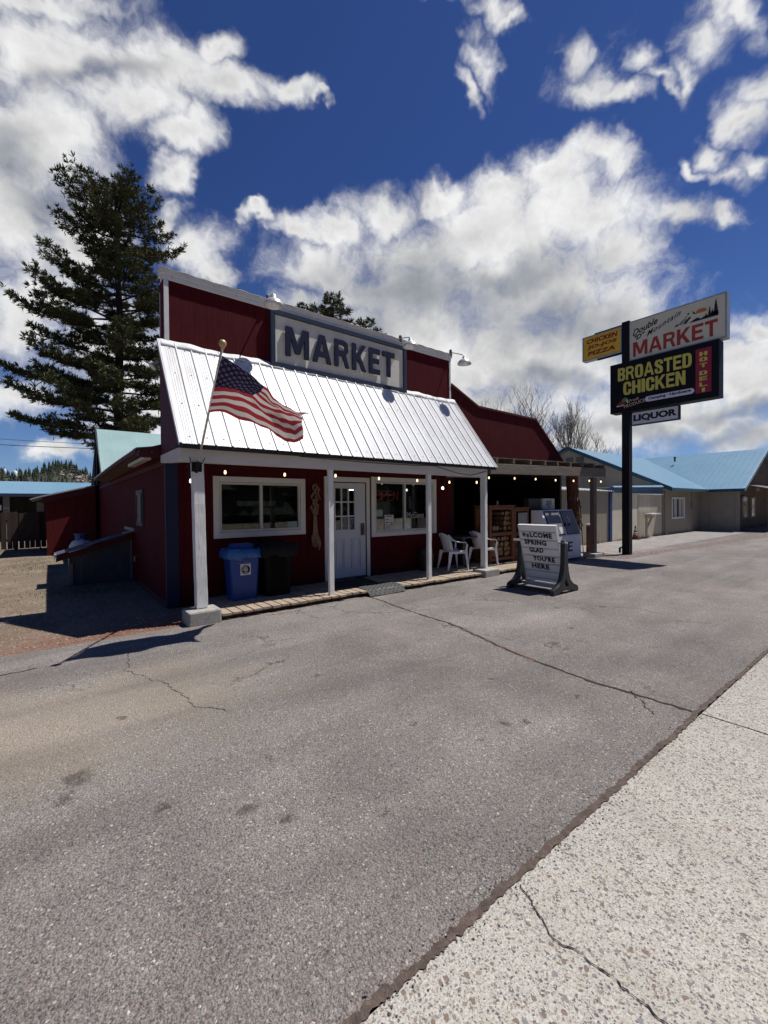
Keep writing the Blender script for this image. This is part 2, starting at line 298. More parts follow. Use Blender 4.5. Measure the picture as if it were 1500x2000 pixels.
# ------------------------------------------------------------------ ground
def asphalt_mat():
    m,t,p=base('asphalt'); tc=t.node('ShaderNodeTexCoord').outputs['Object']
    v=t.node('ShaderNodeTexVoronoi',{'Vector':t.vm('ADD',tc,t.vm('MULTIPLY',t.noise(tc,60,2,.5,'Color'),(.012,.012,0))),'Scale':88.},feature='F1')
    cs=t.node('ShaderNodeSeparateColor',{0:v.outputs['Color']}); rnd=cs.outputs[0]
    v2=t.node('ShaderNodeTexVoronoi',{'Vector':tc,'Scale':210.},feature='F1'); c2=t.node('ShaderNodeSeparateColor',{0:v2.outputs['Color']})
    stone=t.mix(t.ss(rnd,.05,.50),(.055,.050,.050),(.185,.172,.165)); stone=t.mix(t.m('MULTIPLY',t.ss(rnd,.90,.99),.8),stone,(.33,.32,.30))
    stone=t.mix(t.ss(cs.outputs[1],.80,.95),stone,(.22,.155,.14)); stone=t.mix(t.m('MULTIPLY',t.ss(cs.outputs[2],.95,.99),.8),stone,(.50,.46,.42))
    fine=t.mix(c2.outputs[0],(.070,.065,.062),(.22,.205,.195))
    c=t.mix(t.ss(v.outputs['Distance'],.45,.60),stone,fine); c=t.mix(t.ss(t.noise(tc,75,4,.6),.40,.58),c,fine)
    v3=t.node('ShaderNodeTexVoronoi',{'Vector':t.vm('ADD',tc,t.vm('MULTIPLY',t.noise(tc,40,3,.6,'Color'),(.025,.025,0))),'Scale':46.},feature='F1'); s3=t.node('ShaderNodeSeparateColor',{0:v3.outputs['Color']})
    fm_=t.m('MULTIPLY',t.m('LESS_THAN',v3.outputs['Distance'],t.m('MULTIPLY',s3.outputs[1],.42)),t.m('GREATER_THAN',s3.outputs[0],.45))
    c=t.mix(t.m('MULTIPLY',fm_,.62),c,t.mix(t.m('GREATER_THAN',s3.outputs[2],.80),(.060,.054,.053),(.29,.275,.26)))
    # broad wear: pale worn, brownish dust, dark patches
    big=t.noise(tc,.42,5,.55); mid=t.noise(tc,1.6,5,.6); n3=t.noise(tc,.17,3,.5)
    k=t.m('ADD',t.lin(big,.3,.7,.80,1.20),t.lin(mid,.3,.7,-.15,.15)); q=t.n.new('ShaderNodeVectorMath'); q.operation='SCALE'; t.l.new(c,q.inputs[0]); t.l.new(k,q.inputs['Scale']); c=q.outputs[0]
    dist_x=t.node('ShaderNodeSeparateXYZ',{0:tc})
    c=t.mix(t.m('MULTIPLY',t.ss(t.noise(t.vm('ADD',tc,(3.1,1.7,0)),.55,5,.6),.50,.72),.24),c,(.22,.17,.15))
    # dusty fan left of the porch
    dd=t.m('SQRT',t.m('ADD',t.m('POWER',t.m('DIVIDE',t.m('ADD',dist_x.outputs[0],.2),2.3),2),t.m('POWER',t.m('DIVIDE',t.m('SUBTRACT',dist_x.outputs[1],4.0),1.15),2)))
    c=t.mix(t.m('MULTIPLY',t.ss(t.m('ADD',dd,t.m('MULTIPLY',t.m('SUBTRACT',mid,.5),1.6)),1.25,.25),.36),c,(.30,.25,.185))
    # oil drips
    vo=t.node('ShaderNodeTexVoronoi',{'Vector':t.vm('ADD',tc,t.vm('MULTIPLY',t.noise(tc,9,3,.6,'Color'),(.14,.14,0))),'Scale':1.5},feature='F1'); oc=t.node('ShaderNodeSeparateColor',{0:vo.outputs['Color']})
    om=t.m('MULTIPLY',t.m('LESS_THAN',vo.outputs['Distance'],t.m('MULTIPLY',oc.outputs[0],.085)),t.m('GREATER_THAN',oc.outputs[1],.50))
    c=t.mix(t.m('MULTIPLY',om,.55),c,(.035,.028,.026))
    # set drips and stains where cars have stood
    spots=[(.46,2.54,.05),(.81,2.24,.055),(.96,2.04,.04),(.12,3.13,.09),(.05,2.95,.06),(2.77,1.84,.045),(2.62,1.93,.05),(3.45,1.84,.035),(2.1,2.35,.03),(2.3,1.9,.02),(1.35,1.75,.03),(1.1,2.6,.04),(3.2,2.5,.05),(4.6,2.7,.06),(4.9,2.55,.05),(5.3,2.9,.05),(2.0,3.6,.04),(6.2,3.6,.06),(6.8,3.2,.08),(1.6,1.35,.016),(.9,1.5,.014)]
    wv=t.vm('ADD',tc,t.vm('MULTIPLY',t.vm('SUBTRACT',t.noise(tc,16,4,.65,'Color'),(.5,.5,.5)),(.30,.16,0))); om2=None
    for (sx_,sy_,sr_) in spots:
        d_=t.m('DIVIDE',t.vm('LENGTH',t.vm('MULTIPLY',t.vm('SUBTRACT',wv,(sx_,sy_,0)),(1.05,1.0,0)),out='v'),sr_*.9)
        om2=d_ if om2 is None else t.m('MINIMUM',om2,d_)
    c=t.mix(t.m('MULTIPLY',t.ss(om2,1.35,.45),.60),c,(.035,.026,.023))
    # tyre-worn bands along the store front
    bnd=t.noise(t.vm('MULTIPLY',tc,(.10,1.25,1)),1.3,4,.55); kk=t.lin(bnd,.3,.7,.86,1.14); q3=t.n.new('ShaderNodeVectorMath'); q3.operation='SCALE'; t.l.new(c,q3.inputs[0]); t.l.new(kk,q3.inputs['Scale']); c=q3.outputs[0]
    # hairline cracks
    ve=t.node('ShaderNodeTexVoronoi',{'Vector':t.vm('ADD',tc,t.vm('MULTIPLY',t.noise(tc,3,5,.65,'Color'),(.8,.8,0))),'Scale':.55},feature='DISTANCE_TO_EDGE')
    hc=t.m('MULTIPLY',t.m('LESS_THAN',ve.outputs['Distance'],.0035),t.ss(t.noise(tc,.8,2,.5),.50,.60))
    c=t.mix(t.m('MULTIPLY',hc,.6),c,(.03,.025,.022))
    far=t.node('ShaderNodeCombineXYZ',{0:t.m('MULTIPLY',dist_x.outputs[0],.25),1:t.m('MULTIPLY',dist_x.outputs[1],1.6)})
    c=t.mix(t.m('MULTIPLY',t.ss(t.noise(far.outputs[0],1.1,5,.6),.52,.68),.30),c,(.075,.072,.072))
    n2=t.n.new('ShaderNodeVectorMath'); n2.operation='SCALE'; t.l.new(c,n2.inputs[0]); n2.inputs['Scale'].default_value=1.36
    setin(t,p,'Base Color',t.vm('MULTIPLY',n2.outputs[0],(1.02,1.0,.975))); p.inputs['Roughness'].default_value=.93; p.inputs['Specular IOR Level'].default_value=.18
    h=t.m('ADD',t.m('MULTIPLY',v.outputs['Distance'],-1),t.m('MULTIPLY',t.noise(tc,160,3,.6),.8)); h=t.m('SUBTRACT',t.m('ADD',h,t.m('MULTIPLY',t.noise(tc,34,4,.65),1.6)),t.m('MULTIPLY',hc,2))
    b=t.node('ShaderNodeBump',{'Height':h,'Strength':.95,'Distance':.008}); t.l.new(b.outputs[0],p.inputs['Normal']); return m
def concrete_mat():
    m,t,p=base('exposed_aggregate'); tc=t.node('ShaderNodeTexCoord').outputs['Object']
    w=t.vm('ADD',tc,t.vm('MULTIPLY',t.noise(tc,45,2,.5,'Color'),(.018,.018,0)))
    def layer(c,scale,keep,r,cols):
        v=t.node('ShaderNodeTexVoronoi',{'Vector':w,'Scale':scale},feature='F1'); s=t.node('ShaderNodeSeparateColor',{0:v.outputs['Color']})
        ms=t.m('MULTIPLY',t.m('LESS_THAN',v.outputs['Distance'],t.m('MULTIPLY',t.m('ADD',s.outputs[1],.55),r)),t.m('LESS_THAN',s.outputs[0],keep))
        sc=t.mix(t.m('GREATER_THAN',s.outputs[2],.5),cols[0],cols[1]); sc=t.mix(t.m('GREATER_THAN',s.outputs[2],.82),sc,cols[2])
        sc=t.mix(.35,sc,t.noise(tc,300,2,.5,'Color'),'SOFT_LIGHT')
        return t.mix(ms,c,sc),ms
    mt=t.mix(t.ss(t.noise(tc,130,4,.6),.3,.7),(.32,.302,.268),(.52,.495,.445))
    mt=t.mix(t.m('MULTIPLY',t.ss(t.noise(tc,2.2,5,.6),.45,.75),.3),mt,(.42,.36,.29))
    mt=t.mix(t.m('MULTIPLY',t.ss(t.noise(t.vm('MULTIPLY',tc,(1.6,.5,1)),1.4,5,.6),.46,.74),.45),mt,(.27,.245,.215))
    c,m1=layer(mt,170,.8,.34,((.17,.15,.135),(.28,.23,.18),(.46,.42,.36)))
    c,m2=layer(c,92,.66,.38,((.12,.118,.125),(.25,.20,.16),(.42,.38,.33)))
    c,m3=layer(c,50,.12,.36,((.22,.21,.21),(.20,.15,.12),(.50,.46,.40)))
    setin(t,p,'Base Color',c); p.inputs['Roughness'].default_value=.85; p.inputs['Specular IOR Level'].default_value=.25
    h=t.m('ADD',t.m('ADD',t.m('MULTIPLY',m1,.4),t.m('MULTIPLY',m2,.7)),t.m('MULTIPLY',m3,1)); h=t.m('ADD',h,t.m('MULTIPLY',t.noise(tc,120,3,.6),.7))
    b=t.node('ShaderNodeBump',{'Height':h,'Strength':.8,'Distance':.004}); t.l.new(b.outputs[0],p.inputs['Normal']); return m
def dirt_mat():
    m,t,p=base('gravel_dirt'); tc=t.node('ShaderNodeTexCoord').outputs['Object']
    v=t.node('ShaderNodeTexVoronoi',{'Vector':tc,'Scale':42.},feature='F1'); s=t.node('ShaderNodeSeparateColor',{0:v.outputs['Color']})
    c=t.mix(t.ss(t.noise(tc,1.1,6,.65),.35,.7),(.185,.145,.108),(.28,.23,.175))
    c=t.mix(t.ss(t.noise(tc,14,5,.7),.40,.72),c,(.13,.10,.07))
    c=t.mix(t.m('MULTIPLY',t.m('LESS_THAN',v.outputs['Distance'],.30),t.m('GREATER_THAN',s.outputs[0],.55)),c,t.mix(s.outputs[1],(.16,.10,.08),(.46,.38,.30)))
    sp=t.node('ShaderNodeSeparateXYZ',{0:tc})   # red cinder by the corner of the porch
    rr=t.ss(t.m('ADD',t.m('MULTIPLY',t.m('ABSOLUTE',t.m('SUBTRACT',sp.outputs[1],6.3)),1.0),t.m('MULTIPLY',t.noise(tc,2,4,.6),1.5)),2.4,.9)
    c=t.mix(t.m('MULTIPLY',rr,.5),c,(.20,.11,.085))
    g=t.ss(t.noise(t.vm('ADD',tc,(5,2,0)),.9,6,.7),.56,.72); c=t.mix(t.m('MULTIPLY',g,.5),c,(.10,.12,.045))
    setin(t,p,'Base Color',c); p.inputs['Roughness'].default_value=.95; p.inputs['Specular IOR Level'].default_value=.1
    b=t.node('ShaderNodeBump',{'Height':t.m('SUBTRACT',t.noise(tc,50,5,.7),v.outputs['Distance']),'Strength':.9,'Distance':.012}); t.l.new(b.outputs[0],p.inputs['Normal']); return m
rng=random.Random(5)
DIRT=dirt_mat(); ASPH=asphalt_mat(); AGG=concrete_mat()
props(MB().add([(-900,-900,-.03),(1200,-900,-.03),(1200,1200,-.03),(-900,1200,-.03)],[(0,1,2,3)]).build('far_ground',DIRT),kind='structure')
def jag(a,b,n,amp):
    a=Vector(a);b=Vector(b);t=(b-a);nrm=Vector((-t.y,t.x,0)).normalized()
    o=[];q=0
    for i in range(n+1):
        q=q*.7+rng.uniform(-amp,amp); k=math.sin(math.pi*i/n)**.3 if 0<i<n else 0
        o.append(a+t*i/n+nrm*q*k)
    return o
bm=MB(); dl=MB()
edge=jag((-14,6.0,0),(1.5,6.24,0),60,.035)
N=len(edge); vs=[Vector((p.x,p.y,0)) for p in edge]+[Vector((120,6.24,0)),Vector((120,1.10,0)),Vector((-14,1.10,0))]
dl.add([Vector((p.x,p.y,-.004)) for p in edge]+[(120,6.24,-.004),(120,60,-.004),(-14,60,-.004)],[tuple(range(N+3))])
asphalt=props(MB().add(vs,[tuple(range(N+3))]).build('asphalt_lot',ASPH),kind='structure')
dirt=props(MB().add([(-14,5.7,-.006),(14.2,5.7,-.006),(14.2,60,-.006),(-14,60,-.006)],[(0,1,2,3)]).build('dirt_yard',DIRT),kind='structure')
OLDA=mat('old_pale_paving',(.25,.235,.22),.95,var=.25,vs=1.5,bump=.6,bs=60,col2=(.26,.15,.12),thr=(.52,.70))
props(MB().add([(14.2,6.24,-.002),(120,6.24,-.002),(120,60,-.002),(14.2,60,-.002)],[(0,1,2,3)]).build('paving_by_tan_building',OLDA),kind='structure')
# worn seam running off to the right past the pole sign
ROUGHA=mat('broken_asphalt_seam',(.12,.085,.075),.95,var=.45,vs=7,bump=1,bs=40,col2=(.28,.22,.19),thr=(.45,.65))
up_=jag((13.2,6.05,.004),(60,3.2,.004),70,.07); lo_=jag((13.2,5.55,.004),(60,2.7,.004),70,.06)
sm=MB(); sm.add([Vector((p.x,p.y,.004)) for p in up_]+[Vector((p.x,p.y,.004)) for p in lo_],[(i,i+1,i+72,i+71) for i in range(70)]); sm.build('asphalt_seam',ROUGHA,asphalt)
pw=MB(); pw.add([(-30,1.08,.010),(3.862,1.08,.010),(3.862,-2.2,.010),(-30,-2.2,.010)],[(3,2,1,0)])
sidewalk=props(pw.build('sidewalk',AGG),kind='structure')
pw=MB(); pw.add([(3.878,1.08,.010),(120,1.08,.010),(120,-2.2,.010),(3.878,-2.2,.010)],[(3,2,1,0)]); pw.build('sidewalk_slab',AGG,sidewalk)
props(MB().add([(-60,-2.2,.0),(150,-2.2,.0),(150,-14,.0),(-60,-14,.0)],[(3,2,1,0)]).build('road',ASPH),kind='structure')
SEAM=mat('dirt_seam',(.10,.074,.060),1,var=.5,vs=20,bump=1,bs=120,col2=(.17,.12,.10),thr=(.5,.7))
CRACK=mat('crack_dirt',(.045,.030,.025),1,var=.4,vs=30,bump=1,bs=90)
def ribbon(pts,wd,z,name,m,parent,seed=1,amp=.5,sub=8,wob=.02):
    rg=random.Random(seed); P=[]
    for i in range(len(pts)-1):
        a=Vector((*pts[i][:2],0));b=Vector((*pts[i+1][:2],0))
        for k in range(sub): P.append(a.lerp(b,k/sub))
    P.append(Vector((*pts[-1][:2],0))); q=0; A=[];B=[]
    for i,p in enumerate(P):
        t=(P[min(i+1,len(P)-1)]-P[max(0,i-1)]).normalized(); n=Vector((-t.y,t.x,0)); q=q*.75+rg.uniform(-wob,wob)
        w=wd*(1+rg.uniform(-amp,amp))/2
        w2=wd*(1+rg.uniform(-amp,amp))/2
        A.append(Vector((p.x,p.y,z))+n*(q+w)); B.append(Vector((p.x,p.y,z))+n*(q-w2))
    k=len(P); return MB().add(A+B,[(i,i+1,k+i+1,k+i) for i in range(k-1)]).build(name,m,parent)
ribbon([(-12,1.10),(0,1.095),(1.2,1.09),(3.8,1.10),(8,1.10),(20,1.1),(60,1.1)],.036,.0145,'dirt_seam',SEAM,sidewalk,3,.45,110,.0035)
ribbon([(4.46,6.1),(4.40,5.6),(4.32,4.9),(4.28,4.1),(4.08,3.3),(3.90,2.5),(3.84,1.9),(3.87,1.12)],.026,.004,'crack',CRACK,asphalt,4,.65,16,.012)
ribbon([(4.3,4.1),(4.10,3.3),(3.90,2.5)],.07,.003,'crack_dust',mat('crack_dust',(.17,.125,.10),1,var=.3,vs=30),asphalt,9,.7,14,.012)
ribbon([(3.9,1.6),(3.72,1.42),(3.60,1.30)],.008,.004,'crack',CRACK,asphalt,5,.8,14,.010)
ribbon([(1.53,1.06),(1.44,.86),(1.47,.67),(1.46,.5),(1.55,.2),(1.5,-.4)],.0045,.0145,'crack',CRACK,sidewalk,6,.8,20,.006)
ribbon([(.74,5.57),(.66,5.25),(.60,4.9),(.72,4.6),(.82,4.32),(.86,4.0),(.89,3.7),(1.1,3.4)],.005,.004,'crack',CRACK,asphalt,7,.8,14,.016)
ribbon([(-1.5,5.6),(-.7,5.5),(-.1,5.55)],.018,.004,'crack',CRACK,asphalt,8,.7,12,.02)

# ------------------------------------------------------------------ the market building
XL,XR,YW=1.5,8.02,7.5
mk=thing('market_building','small dark red store with a square false front and a steep white metal porch roof','building',(4.8,7.5,0))
def wall_holes(mb,x0,x1,z0,z1,holes,y0,y1):
    xs=sorted({x0,x1,*[h[0] for h in holes],*[h[1] for h in holes]})
    for a,b in zip(xs,xs[1:]):
        hs=sorted([h for h in holes if h[0]<=a+1e-6 and h[1]>=b-1e-6],key=lambda h:h[2]); z=z0
        for h in hs:
            if h[2]>z+1e-6: mb.box(a,b,y0,y1,z,h[2])
            z=h[3]
        if z<z1-1e-6: mb.box(a,b,y0,y1,z,z1)
HOLES=[(2.27,3.88,1.12,2.08),(4.44,5.40,.08,2.13),(5.57,7.42,.98,2.18)]
wb=MB(); wall_holes(wb,XL,XR,0,2.45,HOLES,YW,YW+.12); wb.build('front_wall',RED,mk)
MB().box(XL,XL+.1,YW+.121,18.69,-.02,2.50).build('side_wall',RED,mk)
sw=MB(); sw.box(XR-.1,XR,YW+.121,15,-.02,2.9); sw.box(XL+.101,XR-.101,14.9,15,-.02,2.9); sw.build('rear_wall',RED,mk)
MB().box(XL,XR,YW,YW+.14,4.0,5.27).box(XL,XL+.14,YW+.14,YW+.30,2.5,5.2).box(XL,XR,YW+.121,YW+.2,2.451,3.999).build('false_front',RED,mk)
MB().box(XL-.035,XR+.035,YW-.035,YW+.20,5.275,5.36).box(XL-.01,XR+.01,YW-.018,YW+.16,5.20,5.272).build('cap_board',WHITE,mk,bevel=.006)
MB().box(XL+.005,XL+.075,YW-.020,YW-.001,4.05,5.197).box(XR-.055,XR-.005,YW-.020,YW-.001,4.05,5.197).build('edge_trim',WHITE,mk,bevel=.004)
rng=random.Random(11)
FLSH=mat('bent_flashing',(.50,.48,.45),.6,metal=.3,var=.3,vs=4,bump=.6,bs=12)
fl=MB(); fl.grid(lambda u,v:(XL-.05+u*(XR-XL+.1),YW-.06+v*.28,5.368+.003*math.sin(u*41)+.005*math.sin(u*137+v*3)+(.0 if v>.3 else -.012)),90,3); fl.build('cap_flashing',FLSH,mk,solid=.004,smooth=True)
# navy corner board
MB().box(XL-.012,XL+.17,YW-.022,YW-.001,.02,2.36).box(XL-.014,XL-.001,YW-.022,YW+.06,.02,2.40).build('corner_board',BLUEP,mk,bevel=.004)
# side low roof with soffit
ed=lambda y:2.52-.0016*max(0,y-8.5)**2.0
sr=MB()
def srf(u,v):
    y=7.72+u*7.6; return (1.12+v*3.7,y,ed(y)+.02+v*.55+.010*math.sin(y*2*math.pi/.17)*(1 if v<.99 else 0))
sr.grid(srf,240,2); sr.build('side_roof',GROOF,mk,solid=.012)
sf=MB(); sf.grid(lambda u,v:(1.16+v*.33,7.72+u*7.5,ed(7.72+u*7.5)-.03-v*.02),20,2); sf.build('soffit',mat('brown_soffit',(.13,.075,.05),.8,var=.25),mk,solid=.02)
MB().grid(lambda u,v:(1.125,7.72+u*7.55,ed(7.72+u*7.55)-.06+v*.07),20,1).build('eave_board',REDSH,mk,solid=.018)
MB().prism([(1.13,7.52,2.50),(XL,7.52,2.62),(XL,7.52,2.40),(1.13,7.52,2.40)],(0,.19,0)).build('eave_return',REDSH,mk)
MB().box(XL-.02,XL-.001,YW+.05,18.6,2.28,2.36).box(XL-.015,XL-.001,YW+.05,15,-.0,.1).build('side_trim',REDSH,mk)
sl_=thing  # noqa
MB().box(1.22,1.34,7.75,9.35,2.37,2.43).build('tube_light',mat('light_cover',(.6,.58,.52),.4,var=.05),mk,bevel=.01)
cu=MB().tube([(1.47,7.58,5.0),(1.46,7.58,3.2),(1.46,7.58,2.6),(1.40,7.56,2.52),(1.3,7.52,2.47)],.009,6); cu.build('cable',mat('pale_cable',(.4,.36,.33),.6),mk)
# side window
MB().box(XL-.03,XL-.001,9.50,10.24,1.24,1.96).build('side_window_frame',mat('dark_frame',(.07,.08,.10),.5),mk)
MB().box(XL-.036,XL-.0305,9.57,10.17,1.31,1.89).build('side_window_pane',GLASS,mk)
MB().box(XL-.060,XL-.037,9.57,9.70,1.31,1.89).box(XL-.060,XL-.037,9.85,9.88,1.31,1.89).build('side_window_sash',mat('grey_curtain',(.30,.31,.30),.8),mk)
MB().tube([(XL-.02,10.0,.62),(XL-.10,10.0,.62),(XL-.10,10.0,.53)],.018,8).build('tap',mat('brass_tap',(.25,.22,.18),.4,metal=.7),mk)
# interior room seen through the glass
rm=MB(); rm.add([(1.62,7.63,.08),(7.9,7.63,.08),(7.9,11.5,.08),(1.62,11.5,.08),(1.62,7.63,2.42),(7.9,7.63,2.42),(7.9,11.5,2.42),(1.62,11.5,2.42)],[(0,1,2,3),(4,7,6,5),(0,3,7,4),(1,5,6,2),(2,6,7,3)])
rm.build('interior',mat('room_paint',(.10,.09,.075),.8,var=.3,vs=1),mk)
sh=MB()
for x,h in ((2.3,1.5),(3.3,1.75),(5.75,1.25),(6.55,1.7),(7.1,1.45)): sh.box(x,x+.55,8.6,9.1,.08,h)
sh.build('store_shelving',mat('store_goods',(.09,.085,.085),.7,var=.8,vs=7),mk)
MB().box(2.9,3.7,8.3,8.33,1.62,1.72).box(5.9,7.0,8.5,8.53,1.86,1.90).box(6.1,6.6,8.2,8.23,1.15,1.7).build('hanging_notices',mat('notice_card',(.28,.27,.24),.7,var=.4,vs=5),mk)
tl=bulbm('tube_glow',(.85,.9,1),4)
MB().box(6.05,6.22,9.2,9.26,2.00,2.03).box(3.2,3.4,9.6,9.66,2.28,2.30).box(4.95,5.08,9.0,9.05,2.05,2.07).build('ceiling_tubes',tl,mk)

def window(x0,x1,z0,z1,mull,name):
    w=MB(); o=.085
    w.box(x0-.055,x0+.045,YW-.024,YW-.001,z0-.05,z1+.05); w.box(x1-.045,x1+.055,YW-.024,YW-.001,z0-.05,z1+.05)
    w.box(x0+.0455,x1-.0455,YW-.024,YW-.001,z1-.045,z1+.05); w.box(x0+.0455,x1-.0455,YW-.024,YW-.001,z0-.05,z0+.045)
    f_=w.build(name,WHITE,mk,bevel=.004)
    s=MB(); a,b,c,d=x0+.05,x1-.05,z0+.05,z1-.05; e=.036
    s.box(a,a+e,YW-.010,YW+.05,c,d); s.box(b-e,b,YW-.010,YW+.05,c,d); s.box(a+e,b-e,YW-.010,YW+.05,d-e,d); s.box(a+e,b-e,YW-.010,YW+.05,c,c+e)
    s.box(mull-.024,mull+.024,YW-.013,YW+.05,c+e,d-e); s.build('sash',FRAME,f_,bevel=.003)
    MB().box(a+e,b-e,YW+.02,YW+.026,c+e,d-e).build('pane',GLASS,f_); return f_
w1=window(2.27,3.88,1.12,2.08,3.06,'window'); w2=window(5.57,7.42,.98,2.18,6.48,'window')
PAPER=mat('paper_notice',(.42,.42,.38),.8,var=.15,vs=20); INK=mat('black_ink',(.012,.012,.013),.6,var=0)
GRN=mat('pale_green_card',(.30,.40,.36),.8,var=.1)
n_=MB().box(3.57,3.77,YW+.012,YW+.017,1.19,1.32).build('card_notice',GRN,w1)
n_=MB().box(5.90,6.15,YW+.010,YW+.016,1.07,1.40).build('paper_notice',mat('paper_bright',(.62,.62,.58),.8,var=.05),w2)
nk=MB()
for i,(a,b,z) in enumerate([(5.93,6.1,1.36),(5.93,5.99,1.29),(5.93,6.0,1.22),(6.06,6.12,1.22),(6.06,6.13,1.17)]): nk.box(a,b,YW+.006,YW+.0095,z,z+.018)
for k in range(6): nk.box(5.93,6.04+.02*(k%3),YW+.006,YW+.0095,1.10+.014*k,1.103+.014*k)
nk.build('print',INK,n_)
MB().box(5.66,5.84,YW+.012,YW+.017,1.37,1.52).build('card_notice',GRN,w2)
MB().box(5.66,5.88,YW+.034,YW+.04,1.07,1.22).box(6.55,7.33,YW+.2,YW+.22,1.07,1.14).build('red_poster',mat('poster_red',(.22,.10,.09),.8,var=.6,vs=14),w2)
MB().box(6.66,6.86,YW+.06,YW+.065,1.52,1.82).build('paper_notice',PAPER,w2)
text('window_lettering',"McGann",mat('pale_lettering',(.42,.44,.46),.6,var=0),(6.56,YW+.0165,1.31),(6.56,YW+.0165,1.45),(7.08,YW+.0165,1.31),w2,.003)
# neon open sign
NEON=mat('dim_red_neon',(.5,.10,.10),.3,var=0,emit=.07,ecol=(1,.12,.12))
ns=thing('neon_open_sign','thin red neon OPEN sign hanging inside the right-hand store window','sign',(6.0,YW+.05,1.8))
nb=MB(); z0,z1=1.72,1.93; Y=YW+.05
def npth(pts): nb.tube([(x,Y,z) for x,z in pts],.0065,6)
npth([(5.67+.085*(1-math.cos(a)) if 0 else 5.755+.08*math.cos(a),1.825+.11*math.sin(a)) for a in [i*2*math.pi/16 for i in range(17)]])
npth([(5.86,z0),(5.86,z1),(5.94,z1),(5.98,z1-.03),(5.98,z1-.09),(5.94,z1-.12),(5.86,z1-.12)])
npth([(6.14,z1),(6.03,z1),(6.03,z0),(6.14,z0)]); npth([(6.03,1.83),(6.12,1.83)])
npth([(6.19,z0),(6.19,z1),(6.31,z0),(6.31,z1)])
nb.build('neon_tube',NEON,ns,smooth=True)
MB().tube([(5.8,Y,1.94),(5.8,Y,2.12)],.003,4).tube([(6.25,Y,1.94),(6.25,Y,2.12)],.003,4).build('hanging_wire',BLACKM,ns)

# door
dfm=MB(); dfm.box(4.355,4.455,YW-.03,YW-.001,.10,2.20); dfm.box(5.385,5.465,YW-.03,YW-.001,.10,2.20); dfm.box(4.456,5.384,YW-.03,YW-.001,2.10,2.20); dfm.build('door_frame',WHITE,mk,bevel=.004)
DOORW=mat('door_white',(.60,.63,.70),.45,var=.04,vs=2)
dw=MB(); A,B=4.475,5.365; g0,g1,h0,h1=4.60,5.10,1.10,1.98
wall_holes(dw,A,B,.13,2.08,[(g0,g1,h0,h1)],YW+.0,YW+.045)
door=dw.build('door',DOORW,mk,bevel=.003)
gr=MB(); e=.014
for i in range(4): x=g0+(g1-g0)*i/3; gr.box(x-e,x+e,YW-.010,YW+.03,h0-.02,h1+.02)
for j in range(4):
    z=h0+(h1-h0)*j/3
    for i in range(3): xa=g0+(g1-g0)*i/3+e; gr.box(xa,g0+(g1-g0)*(i+1)/3-e,YW-.008,YW+.03,z-e,z+e)
gr.build('muntins',DOORW,door)
MB().box(g0,g1,YW+.012,YW+.018,h0,h1).build('pane',GLASS,door)
pn=MB()
for a,b in ((4.58,4.83),(4.99,5.24)):
    for (x0,x1,z0,z1,k) in ((a,b,.30,.93,0),(a+.045,b-.045,.345,.885,1)):
        t_=.020 if k==0 else .012; yy=YW-(.022 if k==0 else .012)
        pn.box(x0,x1,yy,YW-.0005,z1-t_,z1); pn.box(x0,x1,yy,YW-.0005,z0,z0+t_); pn.box(x0,x0+t_,yy,YW-.0005,z0+t_,z1-t_); pn.box(x1-t_,x1,yy,YW-.0005,z0+t_,z1-t_)
pn.build('panel_moulding',DOORW,door,bevel=.003)
BR=mat('worn_brass',(.16,.135,.07),.4,metal=.6,var=.3,vs=20)
hb=MB(); hb.box(5.235,5.335,YW-.006,YW-.0005,.98,1.24); h_=hb.build('latch_plate',BR,door,bevel=.004)
MB().tube([(5.285,YW-.01,1.18),(5.285,YW-.05,1.17),(5.285,YW-.055,1.05),(5.285,YW-.01,1.03)],.010,8).lathe([(.0,-.02),(.03,-.012),(.034,.01),(.0,.025)],(5.275,YW-.04,1.09),12).build('handle',BR,h_,smooth=True)
MB().lathe([(.02,0),(.055,.03),(.065,.10),(.05,.16),(.035,.19),(.045,.23),(.03,.27),(.0,.28)],(4.845,YW-.004,1.13),14,1,.12).build('door_sticker',mat('grey_sticker',(.20,.19,.17),.7,var=.5,vs=30),door)
MB().box(4.44,5.40,YW-.03,YW+.1,.10,.128).build('threshold',mat('dark_threshold',(.05,.045,.04),.5),mk)

